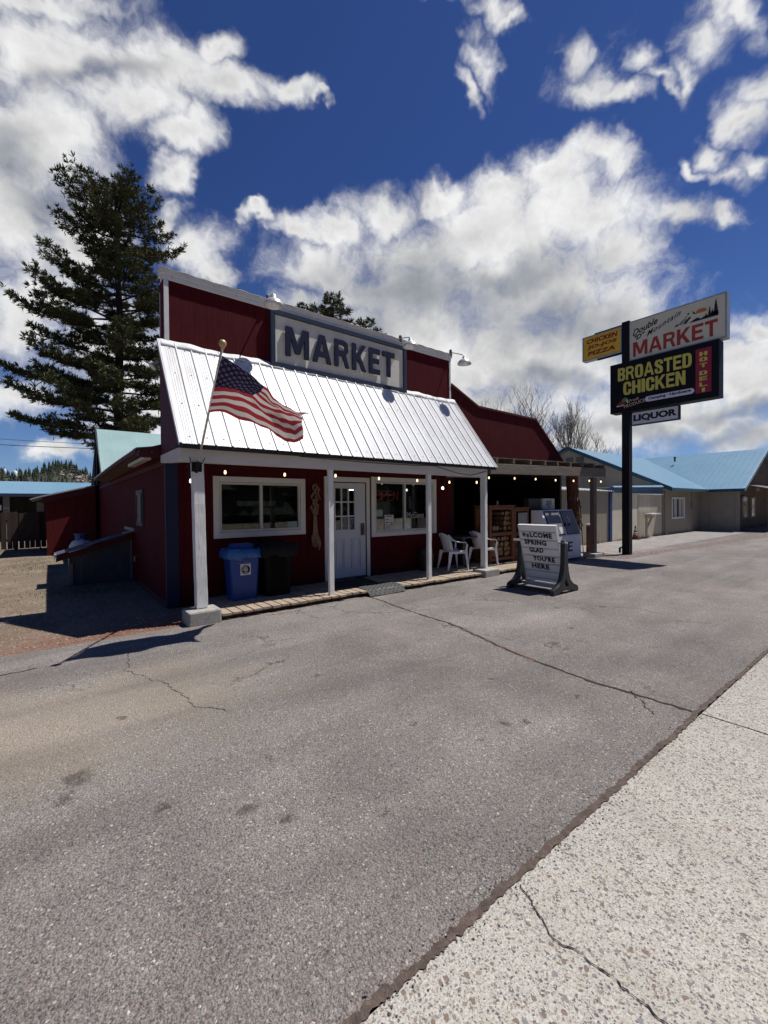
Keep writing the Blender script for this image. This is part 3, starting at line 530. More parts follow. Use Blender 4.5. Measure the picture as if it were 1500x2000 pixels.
# porch
deckm=mat('deck_boards',(.36,.285,.21),.85,var=.25,vs=3,bump=1,bs=10,st=(9,1,9),col2=(.24,.18,.13),thr=(.5,.75))
dk_=thing('porch_deck','low weathered plank deck along the store front','deck',(5.5,6.85,0))
rg=random.Random(3); xx=1.94; pk=MB()
while xx<9.75:
    wdt=.132; y0=6.19+rg.uniform(-.02,.02)-.007*(xx-2)
    if 4.0<xx<4.3: y0+=.05
    pk.box(xx,xx+wdt,y0,7.47,.06+rg.uniform(-.003,.003),.098+rg.uniform(-.004,.004)); xx+=wdt+.017
pk.build('planks',deckm,dk_,bevel=.004)
MB().box(1.93,9.75,6.30,6.36,0,.058).box(1.93,9.75,6.85,6.9,0,.058).box(1.93,9.75,7.35,7.4,0,.058).build('joists',mat('joist_wood',(.12,.09,.07),.9),dk_)
def post(x,w=.125,y=6.30,zb=.1,d=.125,lean=0,zt=2.225):
    mb=MB(); n=14; vs=[]
    rg=random.Random(int(x*100))
    for i in range(n+1):
        z=zb+(zt-zb)*i/n; o=lean*(1-i/n); j=[rg.uniform(-.0025,.0025) for _ in range(4)]
        vs+= [(x-w/2+o+j[0],y+j[1],z),(x+w/2+o+j[2],y+j[3],z),(x+w/2+o+j[1],y+d,z),(x-w/2+o+j[0],y+d,z)]
    fs=[(4*i+k,4*i+(k+1)%4,4*i+4+(k+1)%4,4*i+4+k) for i in range(n) for k in range(4)]+[(3,2,1,0),(4*n,4*n+1,4*n+2,4*n+3)]
    mb.add(vs,fs); return mb.build('porch_post',WOODW,mk,bevel=.004)
post(1.665,.145,6.28,.20,.13,lean=.03); post(3.80,.092,6.30,.09,.055); post(6.11,.09,6.30,.09,.07); post(7.86,.085,6.28,.165,.135)
MB().box(1.47,1.91,6.13,6.50,-.02,.19).build('footing',CONC,mk,bevel=.025)
MB().box(7.56,8.06,6.07,6.44,-.02,.16).build('footing',CONC,mk,bevel=.02)
BEAMW=mat('grey_white_paint',(.63,.595,.555),.6,var=.08,vs=3,bump=.3,bs=12,st=(.6,3,3),col2=(.36,.33,.30),thr=(.6,.8))
MB().box(1.42,7.90,6.27,6.41,2.225,2.415).build('porch_beam',BEAMW,mk,bevel=.005)
MB().prism([(1.42,6.412,2.225),(1.42,6.412,2.415),(1.42,7.46,2.415),(1.42,7.46,2.30)],(.10,0,0)).prism([(7.80,6.412,2.225),(7.80,6.412,2.415),(7.80,7.46,2.415),(7.80,7.46,2.30)],(.10,0,0)).build('side_beam',BEAMW,mk)
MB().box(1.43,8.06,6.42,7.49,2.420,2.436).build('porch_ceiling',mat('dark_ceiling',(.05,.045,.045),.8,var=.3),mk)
MB().box(1.41,8.14,6.20,6.235,2.40,2.462).build('eave_fascia',FASC,mk,bevel=.004)
MB().tube([(3.2,6.262,2.40),(4.6,6.26,2.375),(5.7,6.262,2.385),(6.2,6.262,2.40),(6.9,6.262,2.28),(7.3,6.262,2.25),(7.85,6.262,2.36)],.006,5).build('slack_cable',BLACKM,mk)
# small dark box on the near beam end for the flag bracket -> belongs to the flag
# ribbed porch roof sheet
RIB=.2286
def rprof(x):
    f=(x/RIB)%1.0
    if f<.16: 
        q=f/.16; return .019*min(1,min(q,1-q)*3.2)
    for c in (.42,.56,.72,.86):
        if abs(f-c)<.030: return .004
    return 0
def ribs(x0,x1):
    """sample positions along the width where the rib profile bends"""
    out=[];k=math.floor(x0/RIB)
    while k*RIB<x1:
        for f in (0,.05,.11,.16,.385,.395,.445,.455,.525,.535,.585,.595,.685,.695,.745,.755,.825,.835,.885,.895): 
            x=(k+f)*RIB
            if x0<=x<=x1: out.append(x)
        k+=1
    return sorted(set([x0,*out,x1]))
def ribbed(x0,x1,P0,U,V,N,mbo=None,nv=2,wave=0):
    xs=ribs(0,x1-x0); mb=mbo or MB(); vs=[]
    for j in range(nv+1):
        for x in xs:
            p=Vector(P0)+Vector(U)*x+Vector(V)*(j/nv)+Vector(N)*(rprof(x)+ (wave*math.sin(x*1.3+j*1.7)))
            vs.append(p)
    n=len(xs); return mb.add(vs,[(j*n+i,j*n+i+1,(j+1)*n+i+1,(j+1)*n+i) for j in range(nv) for i in range(n-1)])
slope=Vector((0,7.485-6.19,4.21-2.455)); nrm=Vector((0,-slope.z,slope.y)).normalized()
# left verge leans slightly: lower edge starts further left
ribbed(1.405,8.135,(1.405,6.185,2.458),(1,0,0),slope,nrm,nv=6,wave=.003).build('porch_roof',WROOF,mk,solid=.003)
MB().prism([(1.43,6.26,2.44),(1.43,7.48,4.10),(1.43,7.48,2.44)],(.02,0,0)).prism([(8.09,6.26,2.44),(8.09,7.48,4.10),(8.09,7.48,2.44)],(.02,0,0)).build('porch_gable_end',REDSH,mk)
MB().beam(Vector((1.405,6.185,2.452)),Vector((1.405,7.49,4.215)),.012,.05).beam(Vector((8.13,6.185,2.452)),Vector((8.13,7.49,4.215)),.012,.05).build('verge_trim',WROOF,mk)
rs=MB(); rs.grid(lambda u,v:(1.40+u*6.74,7.40+v*.085+.006*math.sin(u*60),4.125+v*.115+.012*math.sin(u*33)*v+.006*math.sin(u*110)),100,2); rs.build('roof_flashing',WROOF,mk,solid=.005,smooth=True)
# screws
sc=MB(); rg=random.Random(8)
for i in range(29):
    for j in (.06,.36,.66,.93):
        p=Vector((1.405+ (i+.64)*RIB,6.185,2.458))+slope*j+nrm*.004; sc.box(p.x-.006,p.x+.006,p.y-.006,p.y+.004,p.z-.004,p.z+.008)
sc.build('roof_screws',mat('screw_grey',(.3,.3,.3),.5),mk,kind='stuff')
# ribbed sheet ends show as black notches along the fascia
nt_=MB()
for i in range(30):
    x=1.405+i*RIB+.018; nt_.box(x-.016,x+.016,6.176,6.20,2.42,2.458)
nt_.build('closure_strip',FASC,mk,kind='stuff')

# ------------------------------------------------------------------ market sign on the false front
ms_=thing('market_sign','cream sign board reading MARKET in slate blue letters on the false front','sign',(4.87,7.46,4.65))
MB().box(3.33,6.42,YW-.045,YW-.022,4.24,5.17).build('board',CREAM,ms_)
fr=MB(); a,b,c,d=3.25,6.50,4.16,5.20; k=.085
fr.box(a,b,YW-.085,YW-.021,d-k,d); fr.box(a,b,YW-.085,YW-.021,c,c+k); fr.box(a,a+k,YW-.083,YW-.021,c+k,d-k); fr.box(b-k,b,YW-.083,YW-.021,c+k,d-k)
fr.build('frame',SLATE,ms_,bevel=.004)
LET={'M':[[(0,0),(0,1),(.28,1),(.5,.42),(.72,1),(1,1),(1,0),(.80,0),(.80,.66),(.60,.12),(.40,.12),(.20,.66),(.20,0)]],
'A':[[(0,0),(.36,1),(.64,1),(1,0),(.77,0),(.70,.22),(.30,.22),(.23,0)],[(.37,.40),(.63,.40),(.50,.78)]],
'R':[[(0,0),(0,1),(.66,1),(.88,.93),(.95,.76),(.93,.60),(.78,.47),(1,0),(.74,0),(.56,.41),(.26,.41),(.26,0)],[(.26,.60),(.58,.60),(.70,.66),(.70,.78),(.58,.84),(.26,.84)]],
'K':[[(0,0),(0,1),(.27,1),(.27,.60),(.68,1),(1,1),(.55,.58),(1,0),(.69,0),(.38,.42),(.27,.32),(.27,0)]],
'E':[[(0,0),(0,1),(1,1),(1,.81),(.30,.81),(.30,.61),(.90,.61),(.90,.42),(.30,.42),(.30,.19),(1,.19),(1,0)]],
'T':[[(.36,0),(.36,.80),(0,.80),(0,1),(1,1),(1,.80),(.64,.80),(.64,0)]],
'B':[[(0,0),(0,1),(.70,1),(.93,.92),(.98,.76),(.93,.60),(.80,.53),(.96,.44),(1,.26),(.94,.08),(.72,0)],[(.36,.62),(.58,.62),(.62,.72),(.58,.83),(.36,.83)],[(.36,.17),(.60,.17),(.64,.29),(.60,.43),(.36,.43)]],
'O':[[(.28,0),(.08,.08),(0,.26),(0,.74),(.08,.92),(.28,1),(.72,1),(.92,.92),(1,.74),(1,.26),(.92,.08),(.72,0)],[(.44,.16),(.37,.24),(.37,.76),(.44,.84),(.56,.84),(.63,.76),(.63,.24),(.56,.16)]],
'S':[[(.28,0),(.08,.07),(0,.20),(0,.37),(.36,.37),(.37,.20),(.44,.14),(.56,.14),(.63,.20),(.62,.31),(.52,.38),(.16,.52),(.03,.63),(0,.76),(.07,.92),(.28,1),(.72,1),(.92,.92),(1,.78),(1,.66),(.64,.66),(.62,.80),(.55,.86),(.44,.86),(.38,.80),(.39,.73),(.50,.66),(.88,.50),(.98,.38),(1,.22),(.93,.07),(.72,0)]],
'D':[[(0,0),(0,1),(.62,1),(.88,.92),(1,.72),(1,.28),(.88,.08),(.62,0)],[(.36,.17),(.55,.17),(.63,.27),(.63,.73),(.55,.83),(.36,.83)]],
'C':[[(.28,0),(.08,.08),(0,.26),(0,.74),(.08,.92),(.28,1),(.72,1),(.92,.92),(1,.76),(1,.60),(.64,.60),(.63,.77),(.56,.84),(.44,.84),(.37,.76),(.37,.24),(.44,.16),(.56,.16),(.63,.23),(.64,.42),(1,.42),(1,.24),(.92,.08),(.72,0)]],
'H':[[(0,0),(0,1),(.36,1),(.36,.61),(.64,.61),(.64,1),(1,1),(1,0),(.64,0),(.64,.43),(.36,.43),(.36,0)]],
'I':[[(0,0),(0,1),(1,1),(1,0)]],
'N':[[(0,0),(0,1),(.36,1),(.67,.46),(.67,1),(1,1),(1,0),(.68,0),(.33,.56),(.33,0)]],
'L':[[(0,0),(0,1),(.32,1),(.32,.20),(1,.20),(1,0)]],
'Q':[[(.28,0),(.08,.09),(0,.28),(0,.74),(.08,.92),(.28,1),(.72,1),(.92,.92),(1,.74),(1,.28),(.93,.12),(1.06,.02),(.93,-.12),(.74,.02),(.70,0)],[(.44,.18),(.30,.28),(.30,.74),(.40,.84),(.60,.84),(.70,.74),(.70,.28),(.56,.18)]],
'U':[[(.30,0),(.08,.08),(0,.26),(0,1),(.32,1),(.32,.28),(.40,.18),(.60,.18),(.68,.28),(.68,1),(1,1),(1,.26),(.92,.08),(.70,0)]]}
WID={'M':1.25,'A':1.05,'R':.92,'K':.98,'E':.80,'T':.85,'B':.86,'O':.9,'S':.86,'D':.88,'C':.88,'H':.92,'I':.36,'N':.92,'L':.72,'Q':1,'U':.92,' ':.3}
def letters(name,word,m,bl,tl,br,parent,depth=.01,gap=.14,per=False,wid=None,label=None):
    """cut-out block letters (2D curve fill, so counters are real holes)"""
    W_=dict(WID); W_.update(wid or {})
    tot=sum(W_[c] for c in word)+gap*(len(word)-1); bl=Vector(bl);U=(Vector(br)-bl)/tot;V=Vector(tl)-bl;N=U.cross(V).normalized()*depth
    cu=bpy.data.curves.new(name,'CURVE'); cu.dimensions='2D'; cu.fill_mode='BOTH'; cu.extrude=.5; x=0
    for ch in word:
        for loop in LET.get(ch,[]):
            sp=cu.splines.new('POLY'); sp.points.add(len(loop)-1); sp.use_cyclic_u=True
            for p,(a,b) in zip(sp.points,loop): p.co=(x+a*W_[ch],b,0,1)
        x+=W_[ch]+gap
    to=bpy.data.objects.new(name,cu); COL.objects.link(to); bpy.context.view_layer.update()
    me=bpy.data.meshes.new_from_object(to.evaluated_get(bpy.context.evaluated_depsgraph_get())); bpy.data.objects.remove(to); bpy.data.curves.remove(cu)
    o0=origin(parent)
    for v in me.vertices: v.co=bl+U*v.co.x+V*v.co.y+N*(.5+v.co.z)-o0
    me.materials.clear(); me.materials.append(m)
    o=bpy.data.objects.new(name,me); COL.objects.link(o); o.parent=parent
    if label: o['label']=label
    return o
LETC=mat('dark_slate_letters',(.024,.028,.058),.85,var=.1,vs=5,spec=.08)
W3={'M':1.3,'A':1.12,'R':.92,'K':.95,'E':.78,'T':.88}
x=3.535; tot=sum(W3[c] for c in 'MARKET')+.22*5; un=(6.135-3.535)/tot
for i,ch in enumerate('MARKET'):
    w_=W3[ch]*un; zb=4.40+.006*i
    letters('raised_letter',ch,LETC,(x,YW-.062,zb),(x,YW-.062,zb+.54),(x+w_,YW-.062,zb),ms_,.035,wid=W3); x+=w_+.22*un

# ------------------------------------------------------------------ barn lamps
def barn_lamp(mount,head,label,dx=0):
    m=thing('barn_lamp',label,'lamp',mount,0,'gooseneck barn lamps along the top of the false front')
    h=Vector(head); mo=Vector(mount)
    MB().lathe([(.035,-.05),(.04,0),(.035,.08),(.02,.10)],mo,10).build('bracket',mat('dark_fitting',(.12,.12,.13),.5),m)
    MB().tube([mo+Vector((0,0,.03)),mo.lerp(h,.35)+Vector((0,0,.07)),mo.lerp(h,.8)+Vector((0,0,.12)),h+Vector((0,0,.13)),h+Vector((0,0,.08))],.012,8).build('arm',ALU,m,smooth=True)
    MB().lathe([(.035,.11),(.045,.10),(.05,.05),(.07,.035),(.115,.02),(.15,-.02),(.165,-.06),(.17,-.075),(.160,-.072),(.145,-.03),(.11,.005),(.04,.02)],h,24).build('shade',ALU,m,smooth=True)
    MB().lathe([(.02,.02),(.045,-.01),(.05,-.04),(.03,-.07),(.0,-.08)],h,12).build('bulb',mat('frosted_bulb',(.7,.68,.62),.3),m,smooth=True)
barn_lamp((3.22,7.47,5.34),(3.19,7.15,5.19),'leftmost barn lamp, above the left end of the MARKET sign board')
barn_lamp((6.36,7.47,5.35),(6.36,7.13,5.16),'middle barn lamp, above the right end of the MARKET sign board')
barn_lamp((8.0,7.47,5.38),(8.03,7.05,5.09),'rightmost barn lamp, hanging out past the right corner of the false front')
fl2=thing('floodlight','small pale floodlight sticking out beside the white roof from the false front','lamp',(1.5,7.7,3.86))
MB().tube([(1.51,7.7,3.86),(1.42,7.69,3.88)],.016,8).build('bracket',ALU,fl2); MB().tube([(1.43,7.69,3.91),(1.36,7.68,3.84)],[.035,.065],12).build('head',ALU,fl2)

# ------------------------------------------------------------------ flag
fg=thing('flag_on_pole','stars and stripes flag flying from a slanted pole at the porch corner','flag',(1.62,6.25,2.2))
Pb=Vector((1.63,6.24,2.10)); Pt=Vector((1.615,5.02,3.44))
MB().tube([Pb,Pt],.014,10).build('flagpole',mat('pale_pole',(.50,.48,.46),.4,var=.1),fg,smooth=True)
pd=(Pt-Pb).normalized()
MB().lathe([(.012,-.035),(.02,-.03),(.022,-.015),(.034,0),(.042,.02),(.040,.045),(.022,.066),(.0,.07)],Pt,14).build('finial',mat('gilt_ball',(.50,.36,.17),.4,metal=.3),fg,smooth=True)
MB().box(1.57,1.70,6.235,6.268,2.09,2.22).tube([Pb-pd*.02,Pb+pd*.17],.022,10).tube([(1.55,6.22,2.2),(1.53,6.17,2.28)],.006,5).tube([(1.70,6.22,2.2),(1.72,6.17,2.28)],.006,5).build('bracket',BLACKM,fg)
FLAGP= [[(1.611, 5.1, 3.363), (1.781, 5.083, 3.285), (1.937, 5.022, 3.17), (2.101, 5.006, 3.056), (2.245, 5.067, 2.95), (2.406, 5.1, 2.877), (2.567, 5.044, 2.818), (2.689, 4.951, 2.8)], [(1.6, 5.204, 3.186), (1.756, 5.207, 3.151), (1.918, 5.154, 3.076), (2.08, 5.113, 3.002), (2.25, 5.161, 2.918), (2.426, 5.225, 2.867), (2.574, 5.214, 2.822), (2.67, 5.131, 2.802)], [(1.586, 5.307, 3.007), (1.746, 5.328, 3.029), (1.893, 5.295, 3.02), (2.042, 5.237, 2.963), (2.236, 5.258, 2.866), (2.457, 5.335, 2.856), (2.631, 5.37, 2.838), (2.761, 5.315, 2.798)], [(1.583, 5.428, 2.877), (1.771, 5.462, 2.918), (1.977, 5.463, 2.904), (2.168, 5.404, 2.814), (2.364, 5.387, 2.727), (2.569, 5.454, 2.697), (2.748, 5.53, 2.689), (2.874, 5.526, 2.769)], [(1.589, 5.55, 2.767), (1.776, 5.588, 2.814), (1.996, 5.624, 2.75), (2.239, 5.586, 2.7), (2.428, 5.538, 2.612), (2.604, 5.576, 2.53), (2.794, 5.67, 2.52), (2.976, 5.719, 2.581)]]
def cr(p,t):
    """catmull-rom through a list"""
    n=len(p)-1; x=t*n; i=min(int(x),n-1); f=x-i
    a,b,c,d=[p[max(0,min(n,i+k))] for k in (-1,0,1,2)]
    return .5*((2*b)+(c-a)*f+(2*a-5*b+4*c-d)*f*f+(3*b-a-3*c+d)*f**3)
FU=[0,.133,.266,.4,.55,.7,.85,1]
def fpt(u,v):
    k=0
    while k<len(FU)-2 and u>FU[k+1]: k+=1
    tu=(k+(u-FU[k])/(FU[k+1]-FU[k]))/(len(FU)-1)
    col=[cr([Vector(q) for q in row],tu) for row in FLAGP[::-1]]
    p=cr(col,v)
    w=min(1,u*3); return p+Vector((0,-.018*w*math.sin(v*17+u*6)-.012*w*math.sin(u*27-v*5),.006*math.sin(u*40+v*9)*w))
NU,NV=78,52
fb=MB(); fb.grid(lambda u,v:fpt(u,v),NU,NV)
def flagmat():
    m,t,p=base('flag_cloth'); uv=t.node('ShaderNodeUVMap').outputs[0]; s=t.node('ShaderNodeSeparateXYZ',{0:uv}); u,v=s.outputs[0],s.outputs[1]
    st=t.m('MODULO',t.m('FLOOR',t.m('MULTIPLY',v,12.999)),2)       # 0 red, 1 white
    c=t.mix(st,(.34,.035,.045),(.62,.58,.56))
    can=t.m('MULTIPLY',t.m('LESS_THAN',u,.4),t.m('GREATER_THAN',v,.5385))
    # stars: rows of dots
    a=t.m('MULTIPLY',t.m('DIVIDE',u,.4),6); b=t.m('MULTIPLY',t.m('DIVIDE',t.m('SUBTRACT',v,.5385),.4615),5)
    def dots(a,b):
        x=t.m('SUBTRACT',t.m('FRACT',a),.5); y=t.m('SUBTRACT',t.m('FRACT',b),.5)
        r=t.m('SQRT',t.m('ADD',t.m('MULTIPLY',x,x),t.m('MULTIPLY',y,y))); an=t.m('ARCTAN2',x,y)
        return t.m('LESS_THAN',r,t.m('ADD',.20,t.m('MULTIPLY',t.m('COSINE',t.m('MULTIPLY',an,5)),.08)))
    d=t.m('MAXIMUM',dots(a,b),dots(t.m('ADD',a,.5),t.m('ADD',b,.5)))
    c2=t.mix(t.m('MULTIPLY',d,.55),(.014,.010,.036),(.16,.145,.18))
    c=t.mix(can,c,c2)
    c=t.mix(t.m('MULTIPLY',t.m('LESS_THAN',u,.018),1),c,(.6,.57,.52))
    setin(t,p,'Base Color',c); p.inputs['Roughness'].default_value=.85; p.inputs['Specular IOR Level'].default_value=.15
    tcn=t.node('ShaderNodeTexCoord').outputs['Object']
    bb=t.node('ShaderNodeBump',{'Height':t.noise(t.vm('MULTIPLY',tcn,(18,18,40)),1,3,.5),'Strength':.25,'Distance':.01}); t.l.new(bb.outputs[0],p.inputs['Normal'])
    tr=t.node('ShaderNodeBsdfTranslucent'); t.l.new(c,tr.inputs[0]); mx=t.node('ShaderNodeMixShader',{0:.22,1:p.outputs[0],2:tr.outputs[0]})
    o=[n for n in t.n if n.type=='OUTPUT_MATERIAL'][0]; t.l.new(mx.outputs[0],o.inputs[0]); return m
fo=fb.build('flag_cloth',flagmat(),fg,smooth=True)
uvl=fo.data.uv_layers.new(name='UVMap')
for l in fo.data.loops:
    i=l.vertex_index; uvl.data[l.index].uv=((i%(NU+1))/NU,(i//(NU+1))/NV)

# ------------------------------------------------------------------ string lights
def string(name,label,pts,cordpts,size=.020):
    s=thing(name,label,'string lights',cordpts[0])
    MB().tube(cordpts,.0055,5).build('cord',BLACKM,s)
    for p in pts:
        p=Vector(p); MB().tube([p+Vector((0,0,.085)),p+Vector((0,0,.03))],.013,8).build('socket',BLACKM,s)
        MB().lathe([(.010,.034),(.016,.02),(size,-.002),(size*.8,-.022),(.0,-.032)],p,10).build('bulb',BULB,s,smooth=True)
P1=[(2.23,6.9,2.15),(3.24,6.9,2.15),(4.26,6.9,2.17),(5.28,6.9,2.15),(6.32,6.9,2.14),(7.32,6.9,2.13),(8.10,6.75,2.14)]
string('string_lights','warm bulb string strung along under the white porch roof',P1,[(1.6,6.9,2.26),*[(x,y,z+.085) for x,y,z in P1]])
P2=[(8.75,6.9,2.28),(9.82,6.9,2.30),(10.8,6.9,2.31),(11.83,6.9,2.31),(12.85,6.9,2.32),(13.84,6.9,2.35),(14.3,6.75,2.33)]
cp=[(8.2,6.75,2.36)]
for i,(x,y,z) in enumerate(P2):
    if i: cp.append(((x+P2[i-1][0])/2,y,z+.03))
    cp.append((x,y,z+.085))
cp.append((14.3,6.72,2.42))
string('string_lights','warm bulb string hung under the grey timber pergola beside the shed',P2,cp)
def flood(loc,label):
    f=thing('porch_lamp',label,'lamp',loc,0,'twin-headed lamps under the porch roof'); l=Vector(loc)
    MB().box(l.x-.05,l.x+.05,l.y-.02,l.y+.04,l.z+.19,l.z+.24).tube([l+Vector((0,0,.19)),l+Vector((0,0,.03))],[.028,.05],10).build('head',BLACKM,f)
    MB().lathe([(.02,.03),(.030,.0),(.025,-.022),(.0,-.032)],l,12).build('bulb',BULBW,f,smooth=True)
flood((7.10,6.9,1.99),'glowing white spot lamp hanging under the porch roof past the right window')
flood((1.69,6.75,1.99),'glowing white spot lamp half hidden behind the left porch post')

# ------------------------------------------------------------------ bins
def rbox(mb,cx,cy,z0,z1,w0,d0,w1,d1,r=.05,n=5,rings=1):
    """tapered box with rounded corners"""
    def ring(w,d,z,r):
        o=[]
        for sx,sy,a0 in ((1,1,0),(-1,1,90),(-1,-1,180),(1,-1,270)):
            for k in range(n+1): a=R(a0+90*k/n); o.append((cx+sx*(w/2-r)+r*math.cos(a),cy+sy*(d/2-r)+r*math.sin(a),z))
        return o
    vs=[];N_=4*(n+1)
    for i in range(rings+1): f=i/rings; vs+=ring(w0+(w1-w0)*f,d0+(d1-d0)*f,z0+(z1-z0)*f,r)
    fs=[(i*N_+k,i*N_+(k+1)%N_,(i+1)*N_+(k+1)%N_,(i+1)*N_+k) for i in range(rings) for k in range(N_)]
    fs+=[tuple(range(N_))[::-1],tuple(range(rings*N_,(rings+1)*N_))]
    return mb.add(vs,fs)
BLUEB=mat('blue_plastic',(.007,.048,.25),.45,var=.15,vs=6,spec=.5)
rb=thing('recycling_bin','tall blue recycling bin with a blue bag liner on the porch deck','bin',(2.53,7.05,.1),rz=0)
body=rbox(MB(),2.53,7.06,.10,.86,.42,.30,.50,.36).build('body',BLUEB,rb,bevel=.004)
def liner(cx,cy,z,w,d,m,name,parent,seed,top=.05,hang=.13,n=64,hh=.0):
    rg=random.Random(seed); vs=[];
    prof=[(-.04,-.10),(0,.0),(.015,top),(.035,top*.9),(.05,-.02),(.055,-hang*.6),(.05,-hang)]
    for j,(o,z_) in enumerate(prof):
        for k in range(n):
            a=2*math.pi*k/n; ca,sa=math.cos(a),math.sin(a); q=max(abs(ca),abs(sa)); x=ca/q;y=sa/q; f=.93 if min(abs(ca),abs(sa))/q>.85 else 1
            wv=.012*math.sin(a*7+seed)+.010*math.sin(a*19+j)+rg.uniform(-.006,.006)
            vs.append((cx+x*f*(w/2+o+wv*(j>2)),cy+y*f*(d/2+o+wv*(j>2)),z+z_+(rg.uniform(-.02,.02)+.02*math.sin(a*5+seed) if j>=5 else .01*math.sin(a*3+seed))))
    m_=len(prof); fs=[(i*n+k,i*n+(k+1)%n,(i+1)*n+(k+1)%n,(i+1)*n+k) for i in range(m_-1) for k in range(n)]+[tuple(range(n))]
    return MB().add(vs,fs).build(name,m,parent,smooth=True)
liner(2.53,7.06,.87,.48,.33,mat('blue_liner',(.02,.12,.36),.35,var=.3,vs=12,bump=1,bs=22,spec=.6),'bag_liner',rb,2,.06,.10)
rbox(MB(),2.53,7.08,.86,1.00,.44,.26,.36,.20,.05).build('lid',BLUEB,rb,bevel=.006)
yb=6.892
lab=MB().box(2.445,2.615,yb-.010,yb-.006,.50,.68).build('sticker',mat('label_white',(.68,.68,.66),.6,var=.05),rb)
def ringmb(mb,cx,y,cz,r0,r1,n=28,th=.0015,a0=0,a1=360):
    vs=[]
    for k in range(n+1):
        a=R(a0+(a1-a0)*k/n)
        for r in (r0,r1): vs+=[(cx+r*math.cos(a),y,cz+r*math.sin(a)),(cx+r*math.cos(a),y+th,cz+r*math.sin(a))]
    fs=[]
    for k in range(n):
        b=4*k; fs+=[(b,b+2,b+6,b+4),(b+1,b+5,b+7,b+3),(b,b+4,b+5,b+1),(b+2,b+3,b+7,b+6)]
    return mb.add(vs,fs)
rk=ringmb(MB(),2.53,yb-.013,.59,.036,.072).build('round_badge',INK,lab)
ab=MB()
for k in range(3): ringmb(ab,2.53,yb-.013,.59,.014,.026,8,.0015,90+120*k,90+120*k+80)
ab.build('recycling_mark',INK,lab)
wl=MB(); rg=random.Random(4)
for k in range(22):
    a=R(200-k*220/21) if k<14 else R(-60-(k-14)*60/8); q=Vector((2.53+.054*math.cos(a),yb-.0155,.59+.054*math.sin(a))); wl.box(q.x-.003,q.x+.003,q.y,q.y+.0015,q.z-.006,q.z+.006)
wl.build('badge_lettering',mat('label_white2',(.68,.68,.66),.6,var=0),lab)
MB().tube([(2.49,yb-.018,.745),(2.50,yb-.012,.725),(2.52,yb-.012,.722),(2.54,yb-.012,.722),(2.56,yb-.012,.725),(2.57,yb-.018,.745)],.003,5).box(2.40,2.62,yb-.008,yb-.004,.695,.700).build('embossing',mat('pale_blue',(.20,.28,.45),.6),rb)
BLKP=mat('black_plastic',(.005,.005,.006),.6,var=.2,spec=.12)
tb=thing('trash_bin','black ribbed trash bin with a black bag over its rim, right of the blue bin','bin',(3.10,7.05,.1))
rbox(MB(),3.10,7.06,.10,.92,.44,.40,.54,.46,.07).build('body',BLKP,tb,bevel=.004)
rr=MB()
for k in range(24):
    z=.22+k*.024; f=(z-.1)/.82; yy=7.06-(.40+.06*f)/2; rr.box(2.96,3.22,yy-.014,yy+.01,z,z+.012)
rr.build('ribs',BLKP,tb)
liner(3.10,7.06,.93,.55,.47,mat('black_liner',(.005,.006,.006),.45,var=.3,vs=10,bump=1,bs=18,spec=.2),'bag_liner',tb,5,.05,.16)
MB().lathe([(.29,0),(.27,.03),(.2,.05),(0,.055)],(3.10,7.06,.93),20,1,.85).build('lid',BLKP,tb,smooth=True)
b3=thing('ash_bin','small brown dome-topped bin against the wall behind the third porch post','bin',(6.93,7.3,.1))
BRB=mat('brown_plastic',(.055,.04,.036),.5,var=.2)
rbox(MB(),6.93,7.29,.10,.47,.26,.22,.32,.28,.05).build('body',BRB,b3); MB().lathe([(.17,0),(.17,.04),(.15,.10),(.10,.135),(0,.145)],(6.93,7.29,.47),20,1,.88).build('dome_lid',BRB,b3,smooth=True)

# ------------------------------------------------------------------ dried braid on the wall
gb=thing('dried_garlic_braid','long dried garlic braid with frayed straw tail hanging left of the white door','braid',(4.12,7.42,2.1))
STR=mat('dry_straw',(.34,.23,.14),.9,var=.45,vs=10,bump=1,bs=60,st=(4,4,.6)); GAR=mat('garlic_husk',(.27,.16,.11),.8,var=.5,vs=14)
rg=random.Random(6); cl=MB()
for i in range(44):
    z=2.06-.58*(i/44); a=rg.uniform(-1.3,1.3); w=.03+.05*math.sin(math.pi*(.15+.8*i/44)); L=rg.uniform(.08,.13)
    c=Vector((4.12+rg.uniform(-w,w),7.44+rg.uniform(-.03,.02),z)); d=Vector((math.sin(a)*.7,-.3,-1)).normalized()
    cl.tube([c,c+d*L*.3,c+d*L*.7,c+d*L],[.006,.020,.017,.003],6)
cl.build('garlic_cluster',GAR,gb,smooth=True)
st_=MB()
for i in range(46):
    x=rg.uniform(-1,1); z1=1.60; zb=rg.uniform(.78,.90)-.06*x
    st_.tube([(4.12+x*.02,7.45,z1),(4.12+x*.030,7.43+rg.uniform(-.02,.02),1.30),(4.12+x*.05,7.43,1.08),(4.115+x*.10,7.42+rg.uniform(-.04,.02),zb+.09),(4.12+x*.085,7.42,zb)],[.005,.008,.009,.011,.004],4)
st_.build('straw_tail',STR,gb)

